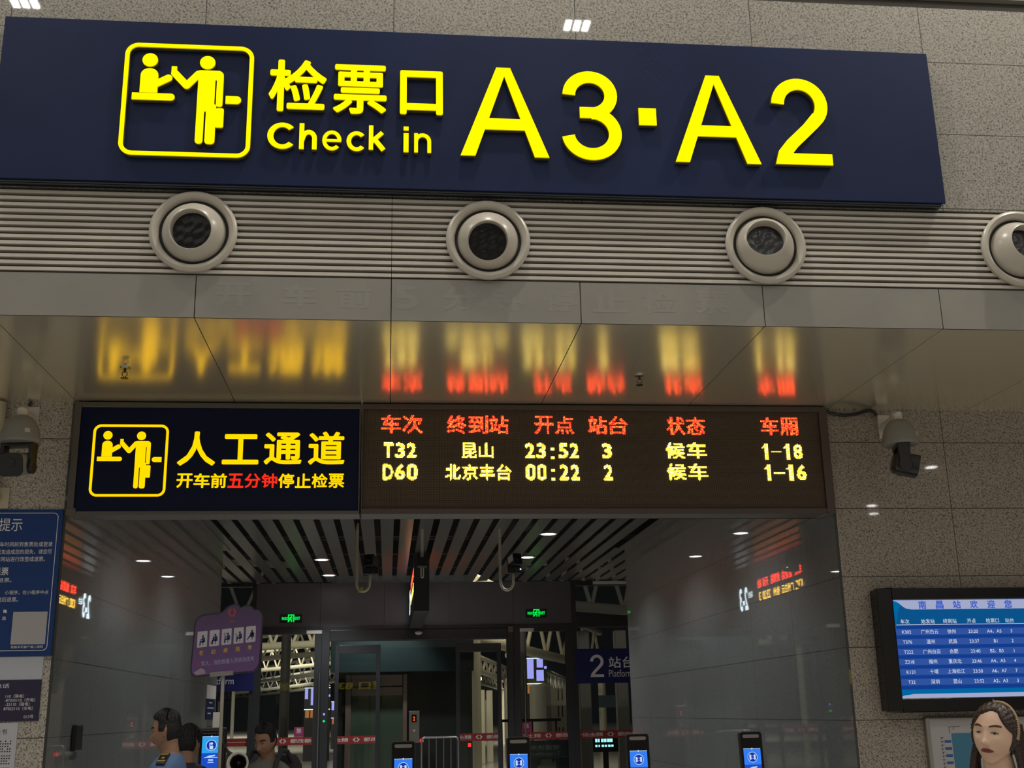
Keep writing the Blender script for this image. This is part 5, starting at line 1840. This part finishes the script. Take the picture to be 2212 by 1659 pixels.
    if female:
        rnd = random.Random(5)
        for s in (-1, 1):                                               # long strands behind the ears
            for q in range(22):
                a = (q / 21)
                x0, y0 = s * (.064 + .014 * math.sin(a * PI)), -.012 + .085 * a
                pts = [HT @ Vector((x0, y0, .165)), HT @ Vector((x0 * 1.08, y0 + .008, .10)), Vector((s * (.085 + .01 * a), y0 * .8 + .0, 1.52)), Vector((s * (.105 + rnd.uniform(-.01, .01)), -.03 + .09 * a, 1.40)), Vector((s * (.10 + rnd.uniform(-.015, .015)), -.06 + .12 * a, 1.24))]
                hb.tube([tuple(p) for p in pts], [.008, .013, .015, .013, .004], 8)
    obj('hair', hb.xf(S), hairm, n, smooth=True, local=True, fix=False)
    # clothes
    st = [(.84, .170 * W_, .125, 0, 0), (.95, .178 * W_, .128, 0, 0), (1.05, .158 * W_, .116, 0, 0), (1.17, .165 * W_, .122, 0, -.005), (1.28, .184 * W_, .126, 0, -.005),
          (1.365, .197 * W_, .112, 0, .0), (1.412, .186 * W_, .096, 0, .008), (1.444, .135 * W_, .078, 0, .015), (1.462, .088, .068, 0, .018), (1.475, .070, .064, 0, .014)]
    t = loft(MB(), st, 48)
    for sh, eb, wr in arms:
        A, B, C = Vector(sh), Vector(eb), Vector(wr)
        L1 = (B - A).length
        pts = [A + Vector((0, 0, .0))]
        f = sleeve / L1
        pts += [A.lerp(B, min(f, 1) * .5), A.lerp(B, min(f, 1))]
        if f > 1:
            pts += [B.lerp(C, .5), B.lerp(C, .92)]
        t.tube([tuple(p) for p in pts], [.068, .062, .058, .052, .044][:len(pts)], 18)
    sh_ = obj('shirt', t.xf(S), shirt, n, smooth=True, local=True, fix=False)
    rm = sh_.modifiers.new('merge', 'REMESH'); rm.mode = 'VOXEL'; rm.voxel_size = .009; rm.use_smooth_shade = True
    s2 = sh_.modifiers.new('soften', 'SMOOTH'); s2.factor = .5; s2.iterations = 4
    t = loft(MB(), [(.80, .175 * W_, .125, 0, 0), (.90, .168 * W_, .122, 0, 0), (.98, .162 * W_, .118, 0, 0)], 40)
    for s in (-1, 1):
        t.tube([(s * .085, .0, .90), (s * .09, -.005, .70), (s * .09, -.01, .49), (s * .09, .012, .28), (s * .09, .012, .075)], [.098, .090, .074, .068, .064], 18)
    tr_ = obj('trousers', t.xf(S), trous, n, smooth=True, local=True, fix=False)
    t = MB()
    for s in (-1, 1):
        t.ell((s * .09, -.05, .045), (.050, .140, .045), 18, 12).box(s * .09 - .047, s * .09 + .047, -.17, .075, .0, .022)
    obj('shoes', t.xf(S), M['black'], n, smooth=True, local=True)
    return n, HT, S


skin_w = pm('skin_woman', (.70, .47, .345), .45, 0, .4)
skin_m = pm('skin_man', (.24, .135, .09), .55, 0, .25)
hair_b = pm('hair_black', (.008, .007, .007), .55, 0, .25, bump=.4, bscale=60)
hair_br = pm('hair_brown', (.032, .017, .011), .38, bump=.4, bscale=60)
sky_b = pm('uniform_blue', (.085, .145, .285), .75, 0, .2)
navy_c = pm('cloth_navy', (.012, .014, .025), .8)
grey_g = pm('cloth_greygreen', (.13, .14, .12), .85, 0, .2)
dark_c = pm('cloth_dark', (.02, .02, .022), .8)
beige_c = pm('cloth_beige', (.32, .27, .23), .8)

# woman close to the camera on the right
wm, HT, S = person('person', 'woman at the lower right with brown hair and braided hairband, eyes lowered', (2.165, 4.15, 0), R(-44), 1.592, skin_w, hair_br, beige_c, navy_c, R(-8), R(-7), R(5), True,
                   lips=pm('lips_red', (.20, .035, .035), .35), voxel=.0038, brow=pm('brow_brown', (.05, .026, .016), .6))
bt_ = MB()
for q in range(26):
    a = R(-4 + 104 * q / 25) 
    bt_.ell((.0895 * math.cos(a), -.004 + .030 * math.sin(a), .118 + .124 * math.sin(a)), (.0075, .010, .0060), 10, 8)
obj('braided_hairband', bt_.xf(HT).xf(S), pm('braid_gold', (.36, .26, .14), .5), wm, smooth=True, local=True, fix=False)

# railway officer in a pale blue shirt, seen from the side
of, HT, S = person('person', 'officer in pale blue uniform shirt in profile facing left', (-1.292, 7.40, 0), R(-96), 1.637, skin_m, hair_b, sky_b, navy_c, R(2), R(3), 0, jaw=.02, voxel=.005)
t = MB()
for s in (-1, 1):
    T = Matrix.Translation((s * .135, .012, 1.442)) @ Matrix.Rotation(s * R(27), 4, 'Y')
    e = MB().box(-.062, .062, -.028, .028, -.004, .010)
    e.xf(T)
    t.add(e.v, e.f)
obj('shoulder_boards', t.xf(S), M['black'], of, local=True, bevel=.003)
t = MB()
for s in (-1, 1):
    T = Matrix.Translation((s * .135, .012, 1.442)) @ Matrix.Rotation(s * R(27), 4, 'Y')
    e = MB().box(-.05, -.035, -.024, .024, .010, .012).box(.03, .045, -.024, .024, .010, .012).lathe([(0, .014), (.009, .012), (.01, .01)], (0, 0, 0), (0, 0, 1), 12)
    e.xf(T)
    t.add(e.v, e.f)
obj('shoulder_insignia', t.xf(S), pm('insignia_gold', (.40, .30, .08), .4, .5), of, local=True)

# person in dark clothes hidden behind the officer
ob2, HT, S = person('person', 'person in dark jacket with a pale cord, standing behind the officer', (-1.29, 8.10, 0), R(170), 1.545, skin_m, hair_b, navy_c, dark_c, R(-14), 0, 0, sleeve=.6)
obj('cord', MB().tube([(.075, .035, 1.50), (.10, .07, 1.46), (.105, .10, 1.40), (.09, .135, 1.28)], .0035, 8).xf(S), pm('cord_pale', (.45, .43, .40), .5), ob2, local=True, smooth=True)

# young man with a backpack looking down
ym, HT, S = person('person', 'young man with backpack in grey-green shirt, looking down', (-.805, 8.36, 0), R(-26), 1.548, skin_m, hair_b, grey_g, navy_c, R(-6), R(14), R(3), voxel=.005, elbows=(.1, .35))
bp0 = thing('backpack', 'dark backpack on the back of the young man', 'bag', (-.805, 8.36, 0), (0, 0, R(-26)))
t = loft(MB(), [(.95, .13, .065, 0, .20), (1.0, .150, .085, 0, .205), (1.15, .155, .095, 0, .21), (1.28, .145, .085, 0, .205), (1.345, .11, .06, 0, .19), (1.36, .06, .03, 0, .185)], 32)
obj('pack', t, dark_c, bp0, local=True, smooth=True)
for s in (-1, 1):
    obj('strap', MB().tube([(s * .105, .15, 1.30), (s * .112, .075, 1.37), (s * .112, .0, 1.375), (s * .116, -.075, 1.30), (s * .125, -.118, 1.18), (s * .15, -.09, 1.06), (s * .15, .05, 1.0), (s * .13, .15, 1.0)], [.014, .016, .017, .017, .016, .010, .010, .010], 10), dark_c, bp0, local=True, smooth=True)
